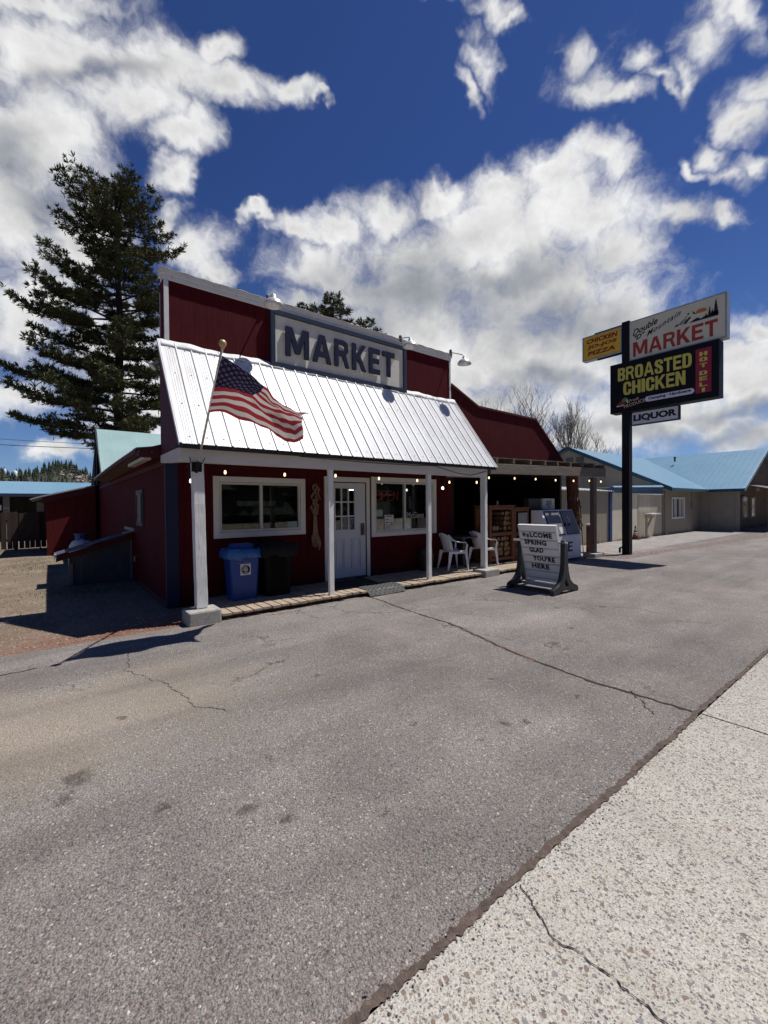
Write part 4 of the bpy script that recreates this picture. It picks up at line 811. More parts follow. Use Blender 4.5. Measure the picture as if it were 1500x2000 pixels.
# ------------------------------------------------------------------ mats
RUB=mat('black_rubber',(.028,.03,.032),.75,var=.25,vs=8,bump=.6,bs=40)
def mat_grid(name,label,corners,m,z,n1,n2,hole=True):
    t=thing(name,label,'doormat',(sum(c[0] for c in corners)/4,sum(c[1] for c in corners)/4,z))
    a,b,c,d=[Vector((x,y,z)) for x,y in corners]
    f=lambda u,v:(a.lerp(b,u)).lerp(d.lerp(c,u),v)
    MB().prism([a,b,c,d],(0,0,.007)).build('base',m,t)
    k=MB()
    for i in range(n1):
        for j in range(n2):
            if (i+j)%2: continue
            p=f((i+.5)/n1,(j+.5)/n2)+Vector((0,0,.007)); u=(f((i+.95)/n1,(j+.5)/n2)-f((i+.05)/n1,(j+.5)/n2))/2; v=(f((i+.5)/n1,(j+.95)/n2)-f((i+.5)/n1,(j+.05)/n2))/2
            k.prism([p-u,p-v,p+u,p+v],(0,0,.007))
    k.build('raised_diamonds',m,t); return t
mat_grid('doormat','dark rubber mat with raised diamonds lying in front of the store door',[(4.05,6.62),(5.05,6.62),(5.20,7.36),(4.35,7.36)],RUB,.104,20,14)
mg=mat('grey_green_rubber',(.075,.08,.075),.85,var=.3,vs=6,bump=.6,bs=60)
sm_=thing('step_mat','grey patterned rubber mat draped over the deck edge where the crack begins','doormat',(4.85,6.3,.1))
def drape(u,v,o=0):
    d=v*.56; z=.012+.095*min(1,max(0,d)/.12); return Vector((4.44+u*.82+v*.06,6.08+d,z+o+.004*math.sin(u*9)))
MB().grid(lambda u,v:drape(u,v),24,16).build('base',mg,sm_,solid=.006)
k=MB()
for i in range(16):
    for j in range(11):
        if (i+j)%2: continue
        a=lambda du,dv,o: drape(max(0,min(1,(i+.5+du)/16)),max(0,min(1,(j+.5+dv)/11)),o)
        k.add([a(-.48,0,.005),a(0,-.48,.005),a(.48,0,.005),a(0,.48,.005),a(0,0,.012)],[(0,1,4),(1,2,4),(2,3,4),(3,0,4)])
k.build('raised_diamonds',RUB,sm_)

# ------------------------------------------------------------------ plastic chairs and table
CHW=mat('white_resin',(.76,.77,.82),.4,var=.05,spec=.5)
def strip(mb,cs,wv,th):
    """band through points cs, half-width vectors wv, thickness vectors th"""
    vs=[]
    for c,w,t in zip(cs,wv,th):
        c=Vector(c);w=Vector(w);t=Vector(t); vs+=[c-w-t,c+w-t,c+w+t,c-w+t]
    n=len(cs); fs=[(4*i+k,4*i+(k+1)%4,4*i+4+(k+1)%4,4*i+4+k) for i in range(n-1) for k in range(4)]+[(3,2,1,0),(4*n-4,4*n-3,4*n-2,4*n-1)]
    return mb.add(vs,fs)
def make_chair():
    c=thing('plastic_chair','','chair',(0,0,0),0,'white plastic chairs on the porch')
    MB().grid(lambda u,v:(-.20+.42*v,(-.22+.44*u)*(1-.10*v*0),.42+.012*math.cos((u-.5)*6)*0+.03*(abs(u-.5)*2)**3-.012*math.sin(v*3.14)),12,10).build('seat',CHW,c,smooth=True,solid=.012)
    def bk(u,v):
        a=(u-.5)*2; w=.20+.055*math.sin(min(1,v*1.15)*math.pi*.62); top=.42+.44*v*(1-.16*a*a*v)
        return (-.20-.115*v+.085*a*a,a*w*(1-.10*v*v),top)
    MB().grid(bk,16,14).build('backrest',CHW,c,smooth=True,solid=.010)
    MB().tube([(-.285+.085*0.6*0-.0,y,z) for y,z in [(-.2,.60),(0,.60),(.2,.60)]],.001,4)
    sl=MB()
    for s in (-1,1):
        pts=[(-.24,s*.235,.80),(-.17,s*.265,.72),(-.04,s*.285,.655),(.10,s*.285,.645),(.19,s*.275,.635),(.215,s*.268,.58),(.20,s*.255,.48),(.205,s*.245,.42)]
        ws=[(0,.010,.03),(0,.022,.02),(0,.028,.004),(0,.028,0),(0.01,.026,0.006),(.024,.006,0),(.022,.0,0),(.024,0,0)]
        th=[(.012,0,0),(.006,0,.008),(0,0,.009),(0,0,.009),(.004,0,.007),(0,.009,0),(0,.009,0),(0,.009,0)]
        a_=MB(); strip(a_,pts,ws,th); a_.build('armrest',CHW,c,bevel=.003)
        l=MB(); strip(l,[(.20,s*.235,.43),(.225,s*.25,.22),(.25,s*.262,0)],[(.036,0,0),(.024,0,0),(.016,0,0)],[(0,.010,0),(0,.010,0),(0,.009,0)]); strip(l,[(.19,s*.225,.43),(.215,s*.24,.22),(.24,s*.25,0)],[(0,.030,0),(0,.020,0),(0,.014,0)],[(.008,0,0)]*3); l.build('leg',CHW,c,bevel=.003)
        l=MB(); strip(l,[(-.19,s*.235,.44),(-.235,s*.25,.2),(-.28,s*.262,0)],[(.046,0,0),(.032,0,0),(.020,0,0)],[(0,.010,0),(0,.010,0),(0,.009,0)]); l.build('leg',CHW,c,bevel=.003)
    ap=MB(); ap.box(.195,.212,-.23,.23,.37,.425).box(-.19,.2,-.235,-.222,.38,.43).box(-.19,.2,.222,.235,.38,.43); ap.build('seat_apron',CHW,c,bevel=.004)
    return c
ch=make_chair(); ch.location=(7.52,6.98,.102); ch.rotation_euler=(0,0,R(-18)); ch['label']='white plastic armchair in full view left of the fourth porch post'
c2=copy_tree(ch); c2.location=(8.62,6.99,.102); c2.rotation_euler=(0,0,R(-12)); c2['label']='white plastic armchair half hidden behind the fourth porch post'
tt=thing('porch_table','small dark square table between the two white plastic chairs','table',(8.08,7.2,.1))
TD=mat('dark_table',(.09,.082,.080),.5,var=.2)
MB().box(7.78,8.42,6.93,7.44,.80,.83).build('tabletop',TD,tt,bevel=.006); MB().box(8.05,8.13,7.14,7.22,.13,.80).build('pedestal',TD,tt); MB().box(7.85,8.33,7.15,7.21,.10,.13).box(8.06,8.12,6.95,7.40,.10,.128).build('foot',TD,tt,bevel=.004)

# ------------------------------------------------------------------ open shed with red false front, pergola
sh_=thing('firewood_shed','open fronted red shed right of the store with a low sloping-ended red false front','building',(10.7,7.5,0))
RED2=siding('red_siding_dark',(.070,.0095,.013),period=1.22,gw=.012,fade=(.09,.015,.018))
MB().prism([(8.03,7.50,2.90),(8.03,7.50,4.62),(9.06,7.50,4.20),(11.72,7.50,4.17),(13.42,7.50,2.90)],(0,.10,0)).build('false_front',RED2,sh_)
tp=[(8.03,4.62),(9.06,4.20),(11.72,4.17),(13.42,2.90)]
tm=MB()
for (xa,za),(xb,zb) in zip(tp,tp[1:]): tm.prism([(xa,7.46,za-.02),(xb,7.46,zb-.02),(xb,7.46,zb+.03),(xa,7.46,za+.03)],(0,.16,0))
tm.build('cap_board',REDSH,sh_)
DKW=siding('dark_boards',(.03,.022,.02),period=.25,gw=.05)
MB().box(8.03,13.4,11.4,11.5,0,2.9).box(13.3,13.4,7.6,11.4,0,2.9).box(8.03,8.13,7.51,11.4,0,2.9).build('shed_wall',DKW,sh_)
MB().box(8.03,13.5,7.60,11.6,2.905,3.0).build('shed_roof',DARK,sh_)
MB().box(9.9,13.3,6.65,11.4,-.01,.035).build('slab',CONC,sh_)
pg=thing('pergola','grey weathered timber pergola over the firewood and the ice freezer','pergola',(11,6.4,0))
zz=lambda x:(x-8.1)*.022
bmz=MB(); bmz.prism([(8.10,6.34,2.32),(13.86,6.34,2.32+zz(13.86)),(13.86,6.34,2.58+zz(13.86)),(8.10,6.34,2.56)],(0,.09,0)); bmz.build('beam',OLDW,pg,bevel=.008)
MB().prism([(8.10,7.30,2.50),(13.86,7.30,2.54),(13.86,7.30,2.64),(8.10,7.30,2.60)],(0,.09,0)).build('wall_plate',OLDW,pg)
rg=random.Random(2)
for i in range(9):
    x=8.35+i*.665; o=MB(); yf_=6.36+rg.uniform(-.02,.02); o.prism([(x,yf_,2.585+zz(x)),(x,7.44,2.66),(x,7.44,2.80),(x,yf_,2.70+zz(x))],(.085,0,0)); o.build('rafter',OLDWV,pg,bevel=.004)
MB().add([(8.15,6.44,2.715),(13.35,6.44,2.83),(13.35,7.48,2.86),(8.15,7.48,2.86)],[(0,1,2,3)]).build('roof_boards',OLDW,pg,solid=.022)
MB().box(12.98,13.16,6.33,6.46,.12,2.40).build('post',OLDWV,pg,bevel=.01)
MB().box(12.78,13.36,6.20,6.58,-.01,.12).build('footing',CONC,pg,bevel=.02)
lp=thing('log_post','rough red-brown tree trunk post with peeling bark holding up the shed','post',(13.28,7.15,0))
def logp(mb,x,y,r,z0,z1,seed,n=16,m=18):
    rg=random.Random(seed); ph=[rg.uniform(0,6) for _ in range(5)]
    vs=[]
    for i in range(m+1):
        z=z0+(z1-z0)*i/m
        for k in range(n):
            a=2*math.pi*k/n; rr_=r*(1+.10*math.sin(3*a+ph[0]+z*2)+.07*math.sin(5*a+ph[1]-z*3)+.05*math.sin(9*a+z*7+ph[2]))*(1.12-.12*i/m)
            vs.append((x+rr_*math.cos(a)+.03*math.sin(z*2),y+rr_*math.sin(a),z))
    return mb.add(vs,[(i*n+k,i*n+(k+1)%n,(i+1)*n+(k+1)%n,(i+1)*n+k) for i in range(m) for k in range(n)]+[tuple(range(n))[::-1],tuple(range(m*n,(m+1)*n))])
logp(MB(),13.28,7.15,.17,0,2.62,3).build('trunk',mat('red_bark',(.12,.045,.03),.95,var=.6,vs=5,bump=1,bs=16,st=(3,3,.5),col2=(.28,.17,.12),thr=(.5,.7)),lp,smooth=True)
bkm=MB(); rg=random.Random(9)
for i in range(16):
    a=rg.uniform(3.2,5.6); z=rg.uniform(1.0,1.9); p=Vector((13.28+.19*math.cos(a),7.15+.19*math.sin(a),z)); bkm.tube([p,p+Vector((rg.uniform(-.12,.12),-.05,-.12)),p+Vector((rg.uniform(-.16,.16),-.07,-rg.uniform(.2,.4)))],[.018,.022,.005],5)
bkm.build('hanging_bark',LOG,lp)

# firewood racks
LG=MB; RACK=mat('red_brown_rack',(.17,.060,.026),.6,var=.3,vs=4,bump=.5,bs=15,st=(3,3,.6))
def rack(name,label,x0,x1,y0,y1,z0,z1,mid,seed,grp=None):
    t=thing(name,label,'firewood rack',((x0+x1)/2,(y0+y1)/2,z0),0,grp); k=.085
    f=MB()
    for x in (x0,x1-k):
        for y in (y0,y1-k): f.box(x,x+k,y,y+k,z0,z1)
    for z in (z0+.06,mid,z1-k):
        f.box(x0+k,x1-k,y0+.003,y0+k-.003,z,z+k-.002); f.box(x0+k,x1-k,y1-k+.003,y1-.003,z,z+k-.002)
        f.box(x0+.003,x0+k-.003,y0+k,y1-k,z,z+k-.002); f.box(x1-k+.003,x1-.003,y0+k,y1-k,z,z+k-.002)
    f.build('frame',RACK,t,bevel=.006)
    MB().box(x0-.03,x1+.03,y0-.03,y1+.03,z1,z1+.03).box(x0+.01,x1-.01,y0+.02,y1-.02,mid+k,mid+k+.01).box(x0+.01,x1-.01,y1-.02,y1-.01,z0+.1,z1).build('shelf_boards',RACK,t)
    return t
def stack(name,label,x0,x1,y0,y1,z0,z1,seed,side='y'):
    t=thing(name,label,'firewood',((x0+x1)/2,(y0+y1)/2,z0)); rg=random.Random(seed); z=z0; n=0
    while z<z1-.10:
        r=rg.uniform(.062,.085); x=x0+r*(.2 if n%2 else .9); z+=r
        while x<x1-.06:
            rr_=rg.uniform(.058,.092); rr_=min(rr_,(x1-x)/2); yy=y0+rg.uniform(0,.07); c=(x+rr_,yy,z+rg.uniform(-.012,.012))
            nn=rg.choice((5,7,9,10)); a0=rg.uniform(0,6)
            prof=[(c[0]+rr_*math.cos(a0+2*math.pi*k/nn)*rg.uniform(.82,1.0),yy,c[2]+rr_*math.sin(a0+2*math.pi*k/nn)*rg.uniform(.82,1.0)) for k in range(nn)]
            b_=MB().prism(prof,(0,y1-yy,0)).build('log',LOG,t); cc=Vector(c); MB().prism([cc+(Vector(p)-cc)*.88+Vector((0,-.003,0)) for p in prof],(0,.002,0)).build('cut_end',LOGEND,b_)
            x+=2*rr_*.95
        z+=r*.78; n+=1
    return t
rack('firewood_rack','red-brown two-shelf firewood rack standing on the deck beside the fourth porch post',8.80,9.83,6.92,7.42,.10,1.56,.80,1)
stack('firewood_stack','split logs piled on the lower shelf of the red-brown rack',8.90,9.73,6.95,7.36,.26,.74,21)
stack('firewood_stack','split logs piled at the right on the upper shelf of the red-brown rack',9.38,9.73,6.95,7.36,.90,1.44,23)
stack('firewood_stack','few split logs lying low at the left on the upper shelf of the red-brown rack',8.90,9.36,6.97,7.36,.90,1.12,24)
rack('firewood_rack','narrow weathered rack behind the swing sign with a small white notice',9.95,10.62,7.0,7.6,.04,1.50,.75,2)
MB().box(10.10,10.52,6.98,6.995,1.02,1.38).build('notice',mat('grey_notice',(.30,.31,.30),.7,var=.25,vs=10),bpy.data.objects['firewood_rack.001'])
stack('firewood_stack','split logs in the narrow weathered rack behind the swing sign',10.05,10.52,7.04,7.5,.15,.72,25)
MB_=MB(); sb=thing('soap_bottle','small clear bottle standing on top of the red-brown firewood rack','bottle',(9.28,7.05,1.59)); MB_.lathe([(.03,0),(.033,.06),(.03,.08),(.012,.10),(.012,.13),(0,.135)],(9.28,7.05,1.59),12).build('bottle_body',mat('pale_bottle',(.40,.46,.44),.2,var=.1),sb,smooth=True)

# ------------------------------------------------------------------ ice freezer
ICW=mat('freezer_white',(.76,.77,.82),.4,var=.06,vs=2)
ic=thing('ice_freezer','white slant-front ice freezer with two grey doors under the pergola','freezer',(11.5,6.8,0))
bx0,bx1=10.74,12.42; yf,yt,yb_=6.44,6.72,7.02; zs,zt=.70,1.44
MB().prism([(bx0,yf,.04),(bx0,yf,zs),(bx0,yt,zt),(bx0,yb_,zt),(bx0,yb_,.04)],(bx1-bx0,0,0)).build('cabinet',ICW,ic,bevel=.012)
sd=Vector((0,yt-yf,zt-zs)).normalized(); sn=Vector((0,-sd.z,sd.y))
def slant(x,s,o): p=Vector((x,yf,zs))+sd*s+sn*o; return p
GD=mat('freezer_door_grey',(.17,.175,.20),.6,metal=0,var=.12,vs=3)
for (a,b) in ((10.86,11.56),(11.68,12.34)):
    d=MB().prism([slant(a,.05,.001),slant(b,.05,.001),slant(b,.735,.001),slant(a,.735,.001)],sn*.03).build('door',GD,ic,bevel=.006)
    gsk=MB()
    for q in ([(a-.018,.032),(b+.018,.032),(b+.018,.050),(a-.018,.050)],[(a-.018,.735),(b+.018,.735),(b+.018,.753),(a-.018,.753)],[(a-.018,.05),(a,.05),(a,.735),(a-.018,.735)],[(b,.05),(b+.018,.05),(b+.018,.735),(b,.735)]): gsk.prism([slant(x,s,.001) for x,s in q],sn*.018)
    gsk.build('gasket',BLKP,d)
MB().tube([slant(11.80,.30,.03),slant(11.82,.30,.08),slant(11.82,.36,.09)],.02,8).build('handle',BLKP,ic); MB().tube([slant(11.61,.30,.03),slant(11.60,.30,.08),slant(11.60,.36,.09)],.02,8).build('handle',BLKP,ic)
MB().tube([slant(11.84,.36,.055),slant(11.93,.40,.06),slant(11.95,.50,.06),slant(11.88,.56,.055)],.010,6).build('cable_loop',ICW,ic)
MB().prism([slant(11.30,.07,.033),slant(11.62,.07,.033),slant(11.62,.26,.033),slant(11.30,.26,.033)],sn*.004).build('notice',mat('freezer_notice',(.55,.56,.56),.6,var=.05),ic)
NAVY=mat('navy_letters',(.012,.014,.06),.5,var=.1)
for ch_,a,b in (('I',11.06,11.12),('C',11.32,11.52),('E',11.68,11.93)):
    letters('ice_letter',ch_,NAVY,(a,yf-.002,.25),(a,yf-.002,.53),(b,yf-.002,.25),ic,.004,wid={'C':.86,'E':.86})
tpx=thing('sign_box','small white box with dark round lettering on top of the ice freezer','box',(12.1,7.3,1.44))
MB().box(11.76,12.42,7.28,7.5,1.45,1.78).build('body',ICW,tpx,bevel=.006)
text('box_lettering',"ARCTIC",NAVY,(11.96,7.276,1.66),(11.96,7.276,1.71),(12.24,7.276,1.66),tpx,.003,bold=.03)
text('box_lettering',"ICE",NAVY,(12.02,7.276,1.50),(12.02,7.276,1.53),(12.20,7.276,1.50),tpx,.003,bold=.03)
MB().box(11.96,12.22,7.272,7.279,1.60,1.63).box(11.94,11.97,7.272,7.279,1.56,1.60).box(12.02,12.14,7.272,7.279,1.565,1.585).build('box_mark',NAVY,tpx)
vt=thing('louvred_vent_box','grey louvred metal box beside the white sign box on the freezer','vent box',(11.4,7.3,1.44))
lv=MB().box(11.10,11.74,7.34,7.5,1.445,1.78).build('body',mat('grey_metal_box',(.07,.075,.08),.5),vt)
l2=MB()
for k in range(7): x=11.13+k*.088; l2.box(x,x+.022,7.31,7.339,1.47,1.77)
l2.build('louvres',mat('grey_metal_light',(.22,.22,.22),.5),vt)

# ------------------------------------------------------------------ swing sign
sg=thing('swing_sign','black framed swinging letter board on the asphalt reading WELCOME SPRING GLAD YOU\'RE HERE','sign',(7.37,4.62,0))
BP=mat('black_resin',(.022,.023,.026),.45,var=.2,vs=5,bump=.3,bs=30,spec=.5)
def upright(y,x):
    P=[(-.415,0),(-.43,.035),(-.40,.10),(-.25,.155),(-.15,.24),(-.095,.38),(-.066,.55),(-.058,.92),(-.045,.95),(.045,.95),(.058,.92),(.066,.55),(.095,.38),(.15,.24),(.25,.155),(.40,.10),(.43,.035),(.415,0),(.30,.005),(.15,.05),(-.15,.05),(-.30,.005)]
    m_=MB(); t=.034; vs=[(x+a,y-t,b) for a,b in P]+[(x+a,y+t,b) for a,b in P]; n=len(P)
    # body as two halves around a triangular opening
    hole=[(-.10,.12),(0,.30),(.10,.12)]
    cu=bpy.data.curves.new('upright','CURVE'); cu.dimensions='2D'; cu.fill_mode='BOTH'; cu.extrude=t; cu.bevel_depth=.008; cu.bevel_resolution=1; cu.offset=-.008
    for lp_ in (P,[(-.085,.125),(0,.27),(.085,.125)]):
        s=cu.splines.new('POLY'); s.points.add(len(lp_)-1); s.use_cyclic_u=True
        for p,(a,b) in zip(s.points,lp_): p.co=(a,b,0,1)
    to=bpy.data.objects.new('u',cu); COL.objects.link(to); bpy.context.view_layer.update()
    me=bpy.data.meshes.new_from_object(to.evaluated_get(bpy.context.evaluated_depsgraph_get())); bpy.data.objects.remove(to); bpy.data.curves.remove(cu)
    o0=origin(sg)
    for v in me.vertices: v.co=Vector((x+v.co.x,y-v.co.z,v.co.y))-o0
    me.materials.clear(); me.materials.append(BP); o=bpy.data.objects.new('upright',me); COL.objects.link(o); o.parent=sg; return o
upright(4.115,7.33); upright(5.06,7.40)
MB().box(7.05,7.13,4.18,5.0,.03,.07).box(7.62,7.70,4.18,5.0,.03,.07).build('base_rail',BP,sg)
MB().box(7.36,7.46,4.14,5.04,.055,.10).build('cross_bar',mat('white_rail',(.55,.55,.55),.5),sg)
PT=Vector((7.20,0,1.215)); PB=Vector((7.50,0,.135)); dn=(PB-PT)
pn_=Vector((dn.z,0,-dn.x)).normalized(); 
if pn_.x>0: pn_=-pn_
def pp(u,v,o=0): return PT+dn*v+Vector((0,4.965-u*.765,0))+pn_*o
PAN=mat('letterboard',(.80,.80,.80),.4,var=.05,vs=3)
MB().prism([pp(0,0,-.03),pp(1,0,-.03),pp(1,1,-.03),pp(0,1,-.03)],pn_*.06).build('panel',PAN,sg,bevel=.008)
MB().prism([pp(-.012,-.006,-.033),pp(1.012,-.006,-.033),pp(1.012,.012,-.033),pp(-.012,.012,-.033)],pn_*.066).prism([pp(1.001,.013,-.033),pp(1.014,.013,-.033),pp(1.014,1,-.033),pp(1.001,1,-.033)],pn_*.066).prism([pp(-.014,.013,-.033),pp(-.001,.013,-.033),pp(-.001,1,-.033),pp(-.014,1,-.033)],pn_*.066).build('panel_edge',mat('white_edge',(.66,.66,.66),.4),sg)
trk=MB()
for v in (.10,.245,.39,.525,.66,.80,.93):
    for dv in (0,.012): trk.prism([pp(.004,v+dv,.031),pp(.996,v+dv,.031),pp(.996,v+dv+.004,.031),pp(.004,v+dv+.004,.031)],pn_*.004)
trk.build('letter_track',mat('track_grey',(.22,.22,.23),.4),sg)
def sl(name,txt,u0,u1,vb,hh=.088,rise=.0): text(name,txt,INK,pp(u0,vb,.0355),pp(u0,vb-hh,.0355),pp(u1,vb+rise,.0355),sg,.003,bold=.040,space=1.12,res=2)
sl('sign_lettering','W',.075,.185,.205,.08,.004); sl('sign_lettering','E',.205,.275,.215,.065); sl('sign_lettering','LCOME',.30,.885,.205,.092,.012)
sl('sign_lettering','SPRING',.11,.71,.335,.088,.01); sl('sign_lettering','GLAD',.215,.60,.475); sl('sign_lettering',"YOU'RE",.275,.865,.62,.09,.012); sl('sign_lettering','HERE',.215,.69,.76,.088,.01)
MB().tube([(7.29,4.03,.91),(7.29,4.20,.91)],.02,8).tube([(7.29,4.94,.91),(7.29,5.15,.91)],.02,8).build('pivot_bolt',ALU,sg)

# bollard and leaning stick
bl=thing('short_bollard','short red-brown post with a white cap beyond the pergola post','bollard',(14.25,7.12,0))
MB().lathe([(.09,0),(.085,.86),(.085,.87)],(14.25,7.12,0),14).build('post',mat('rusty_post',(.17,.07,.045),.7,var=.3),bl,smooth=True); MB().lathe([(.10,.87),(.10,.93),(.09,.94)],(14.25,7.12,0),14).build('cap',mat('white_cap',(.75,.74,.70),.5),bl)
sk=thing('leaning_pole','thin black pole leaning against the tree trunk post','pole',(13.5,6.95,0)); MB().tube([(13.60,6.98,.02),(13.42,7.0,1.70)],.014,6).build('shaft',BLACKM,sk); MB().box(13.36,13.85,6.88,6.98,.0,.03).build('base',BLACKM,sk)

# ------------------------------------------------------------------ pole sign
ps=thing('roadside_pole_sign','tall black pole carrying stacked MARKET, BROASTED CHICKEN, LIQUOR and yellow CHICKEN cabinets','sign',(14.4,5.97,0))
MB().box(14.28,14.51,5.87,6.09,0,7.27).build('pole',BLACKM,ps,bevel=.008)
MB().box(14.18,14.24,6.10,6.14,.06,.22).box(14.22,14.30,6.0,6.12,.20,.24).build('conduit_stub',BLACKM,ps)
def cabinet(y0,y1,z0,z1,x0,x1,m,edge,face,inset=.05):
    k=MB().box(x0,x1,y0,y1,z0,z1).build('cabinet',m,ps,bevel=.01)
    e=MB(); t=inset; 
    e.box(x0-.025,x0-.001,y0,y1,z1-t,z1); e.box(x0-.025,x0-.001,y0,y1,z0,z0+t); e.box(x0-.025,x0-.001,y0,y0+t,z0+t,z1-t); e.box(x0-.025,x0-.001,y1-t,y1,z0+t,z1-t); e.build('cabinet_frame',edge,k,bevel=.004)
    MB().box(x0-.012,x0-.001,y0+t,y1-t,z0+t,z1-t).build('sign_face',face,k); return k
AL2=mat('silver_edge',(.36,.36,.35),.4,metal=.3,var=.12); 
MKF=mat('cream_face',(.70,.65,.50),.55,var=.05,vs=2); YF=mat('yellow_face',(.84,.48,.03),.5,var=.06,vs=2); BKF=mat('black_face',(.010,.009,.012),.6,var=.1,spec=.15); WF=mat('white_face',(.70,.70,.72),.5,var=.06)
k1=cabinet(3.44,5.90,6.01,7.22,14.33,14.60,AL2,AL2,MKF,.035)
k2=cabinet(3.58,6.40,4.45,5.985,14.22,14.60,BLACKM,BLACKM,BKF,.03)
k3=cabinet(6.10,7.36,6.38,7.18,14.33,14.55,AL2,AL2,YF,.04)
k4=cabinet(4.54,5.82,4.01,4.42,14.33,14.47,BLACKM,BLACKM,WF,.022)
MB().box(14.40,14.44,5.9,7.0,7.19,7.25).box(14.40,14.44,6.0,6.9,6.33,6.375).build('bracket_bar',BLACKM,ps)
FX=14.317
RD=mat('sign_red',(.40,.045,.025),.5,var=.06); DRD=mat('sign_maroon',(.26,.016,.012),.5,var=.06); YL=mat('sign_yellow',(.66,.57,.10),.5,var=.05)
def ys(y,z,x): return (x,y,z)
letters('market_lettering','MARKET',RD,(FX,5.77,6.11),(FX,5.77,6.55),(FX,3.64,6.13),k1,.004,gap=.10,wid={'M':1.2,'E':.80})
text('double_lettering','Double',INK,(FX,5.78,6.74),(FX,5.78,6.93),(FX,5.09,6.93),k1,.004,bold=.018,shear=.25)
text('double_lettering','"D"',INK,(FX,5.73,6.60),(FX,5.73,6.74),(FX,5.44,6.67),k1,.004,bold=.03,shear=.25)
text('mountain_lettering','Mountain',INK,(FX,5.38,6.62),(FX,5.38,6.77),(FX,4.50,6.97),k1,.004,bold=.010,shear=.4,space=1.2)
# mountain, sun and fir emblem
em=MB()
def poly(mb,pts,o=0): mb.prism([(FX-o,y,z) for y,z in pts],(-.004,0,0))
poly(em,[(4.66,6.66),(4.60,6.72),(4.56,6.70),(4.58,6.66)]); poly(em,[(4.22,6.97),(4.12,6.86),(4.20,6.88)]); poly(em,[(4.36,6.93),(4.30,6.95),(4.28,6.90),(4.33,6.91)])
poly(em,[(4.45,6.67),(4.28,6.84),(4.25,6.80),(4.33,6.72),(4.36,6.67)]); poly(em,[(4.30,6.655),(3.63,6.655),(3.63,6.79),(3.72,6.80),(3.82,6.74),(3.92,6.74),(4.02,6.69),(4.10,6.75),(4.18,6.72)])
poly(em,[(4.58,6.68),(4.34,6.88),(4.33,6.87),(4.56,6.67)]); poly(em,[(4.52,6.68),(4.36,6.80),(4.35,6.78),(4.50,6.67)])
for y,z0_,z1_,w in ((3.68,6.70,7.10,.07),(3.82,6.72,6.95,.045),(3.76,6.70,6.86,.045),(3.90,6.71,6.80,.03)):
    for k in range(5):
        zb=z0_+(z1_-z0_)*k/5.5; poly(em,[(y+w*(1-k/6),zb),(y,zb+(z1_-z0_)*.34),(y-w*(1-k/6),zb)],.0045*(k%2))
em.build('mountain_emblem',INK,k1)
su=MB(); n=24; 
poly(su,[(4.01+.125*math.cos(R(a)),6.885+.085*math.sin(R(a))) for a in range(-18,200,9)],.005); su.build('sun_emblem',mat('sun_orange',(.60,.18,.035),.5),k1)
# chicken cabinet
FX=14.317
for s,a,b,zb,hh in (('CHICKEN',7.23,6.25,6.92,.15),('JO-JOS',7.20,6.27,6.72,.14),('PIZZA',7.18,6.30,6.52,.14)): text('chicken_lettering',s,DRD,(FX,a,zb),(FX,a-.03,zb+hh),(FX,b,zb+.0),k3,.004,bold=.045,shear=.0,space=1.05)
# broasted cabinet
FX=14.207
letters('broasted_lettering','BROASTED',YL,(FX,6.17,5.43),(FX,6.17,5.83),(FX,4.20,5.40),k2,.004,gap=.09)
letters('broasted_lettering','CHICKEN',YL,(FX,6.01,4.97),(FX,6.01,5.37),(FX,4.35,4.94),k2,.004,gap=.09)
rp=MB().box(FX-.004,FX,3.75,4.11,4.62,5.83).build('red_panel',mat('panel_crimson',(.32,.014,.045),.5,var=.05),k2)
for i,(c_,z) in enumerate(zip('HOTDELI',(5.68,5.53,5.37,5.16,5.01,4.85,4.70))):
    w=.09 if c_!='I' else .035; letters('hot_deli_lettering',c_,YL,(FX-.005,3.93+w,z-.055),(FX-.005,3.93+w,z+.055),(FX-.005,3.93-w,z-.055),rp,.003)
pl_=MB(); pts=[]
for a in range(90,271,15): pts.append((5.31+.08*-math.cos(R(a))*1,4.725+.08*math.sin(R(a))))
for a in range(-90,91,15): pts.append((4.22-.08*math.cos(R(a)),4.725+.08*math.sin(R(a))))
pl_.prism([(FX,y,z) for y,z in pts],(-.004,0,0)); pill=pl_.build('white_pill',mat('pill_white',(.72,.72,.76),.5,var=.05),k2)
text('camping_lettering','Camping · Hardware',mat('ink_navy',(.012,.014,.035),.5),(FX-.005,5.30,4.675),(FX-.005,5.30,4.775),(FX-.005,4.22,4.69),pill,.003,bold=.04)
PK=mat('tan_lettering',(.60,.42,.28),.5,var=.1)
text('fresh_lettering','Fresh',PK,(FX,5.83,4.72),(FX,5.86,4.80),(FX,5.55,4.765),k2,.003,shear=.3,bold=.01); text('produce_lettering','PRODUCE',PK,(FX,5.98,4.56),(FX,6.0,4.66),(FX,5.38,4.665),k2,.003,bold=.015)
lg=MB(); lg.prism([(FX,y,z) for y,z in [(6.08,4.76),(6.04,4.86),(5.95,4.90),(5.87,4.84),(5.85,4.74),(5.92,4.80),(6.0,4.74)]],(-.004,0,0)); lg.build('green_pepper_mark',mat('leaf_mark',(.10,.26,.07),.5),k2)
lg=MB(); lg.prism([(FX,y,z) for y,z in [(6.18,4.70),(6.12,4.77),(6.05,4.80),(5.97,4.76),(5.94,4.70),(6.02,4.67)]],(-.0065,0,0)); lg.build('tomato_mark',mat('tomato_mark',(.36,.03,.02),.5),k2)
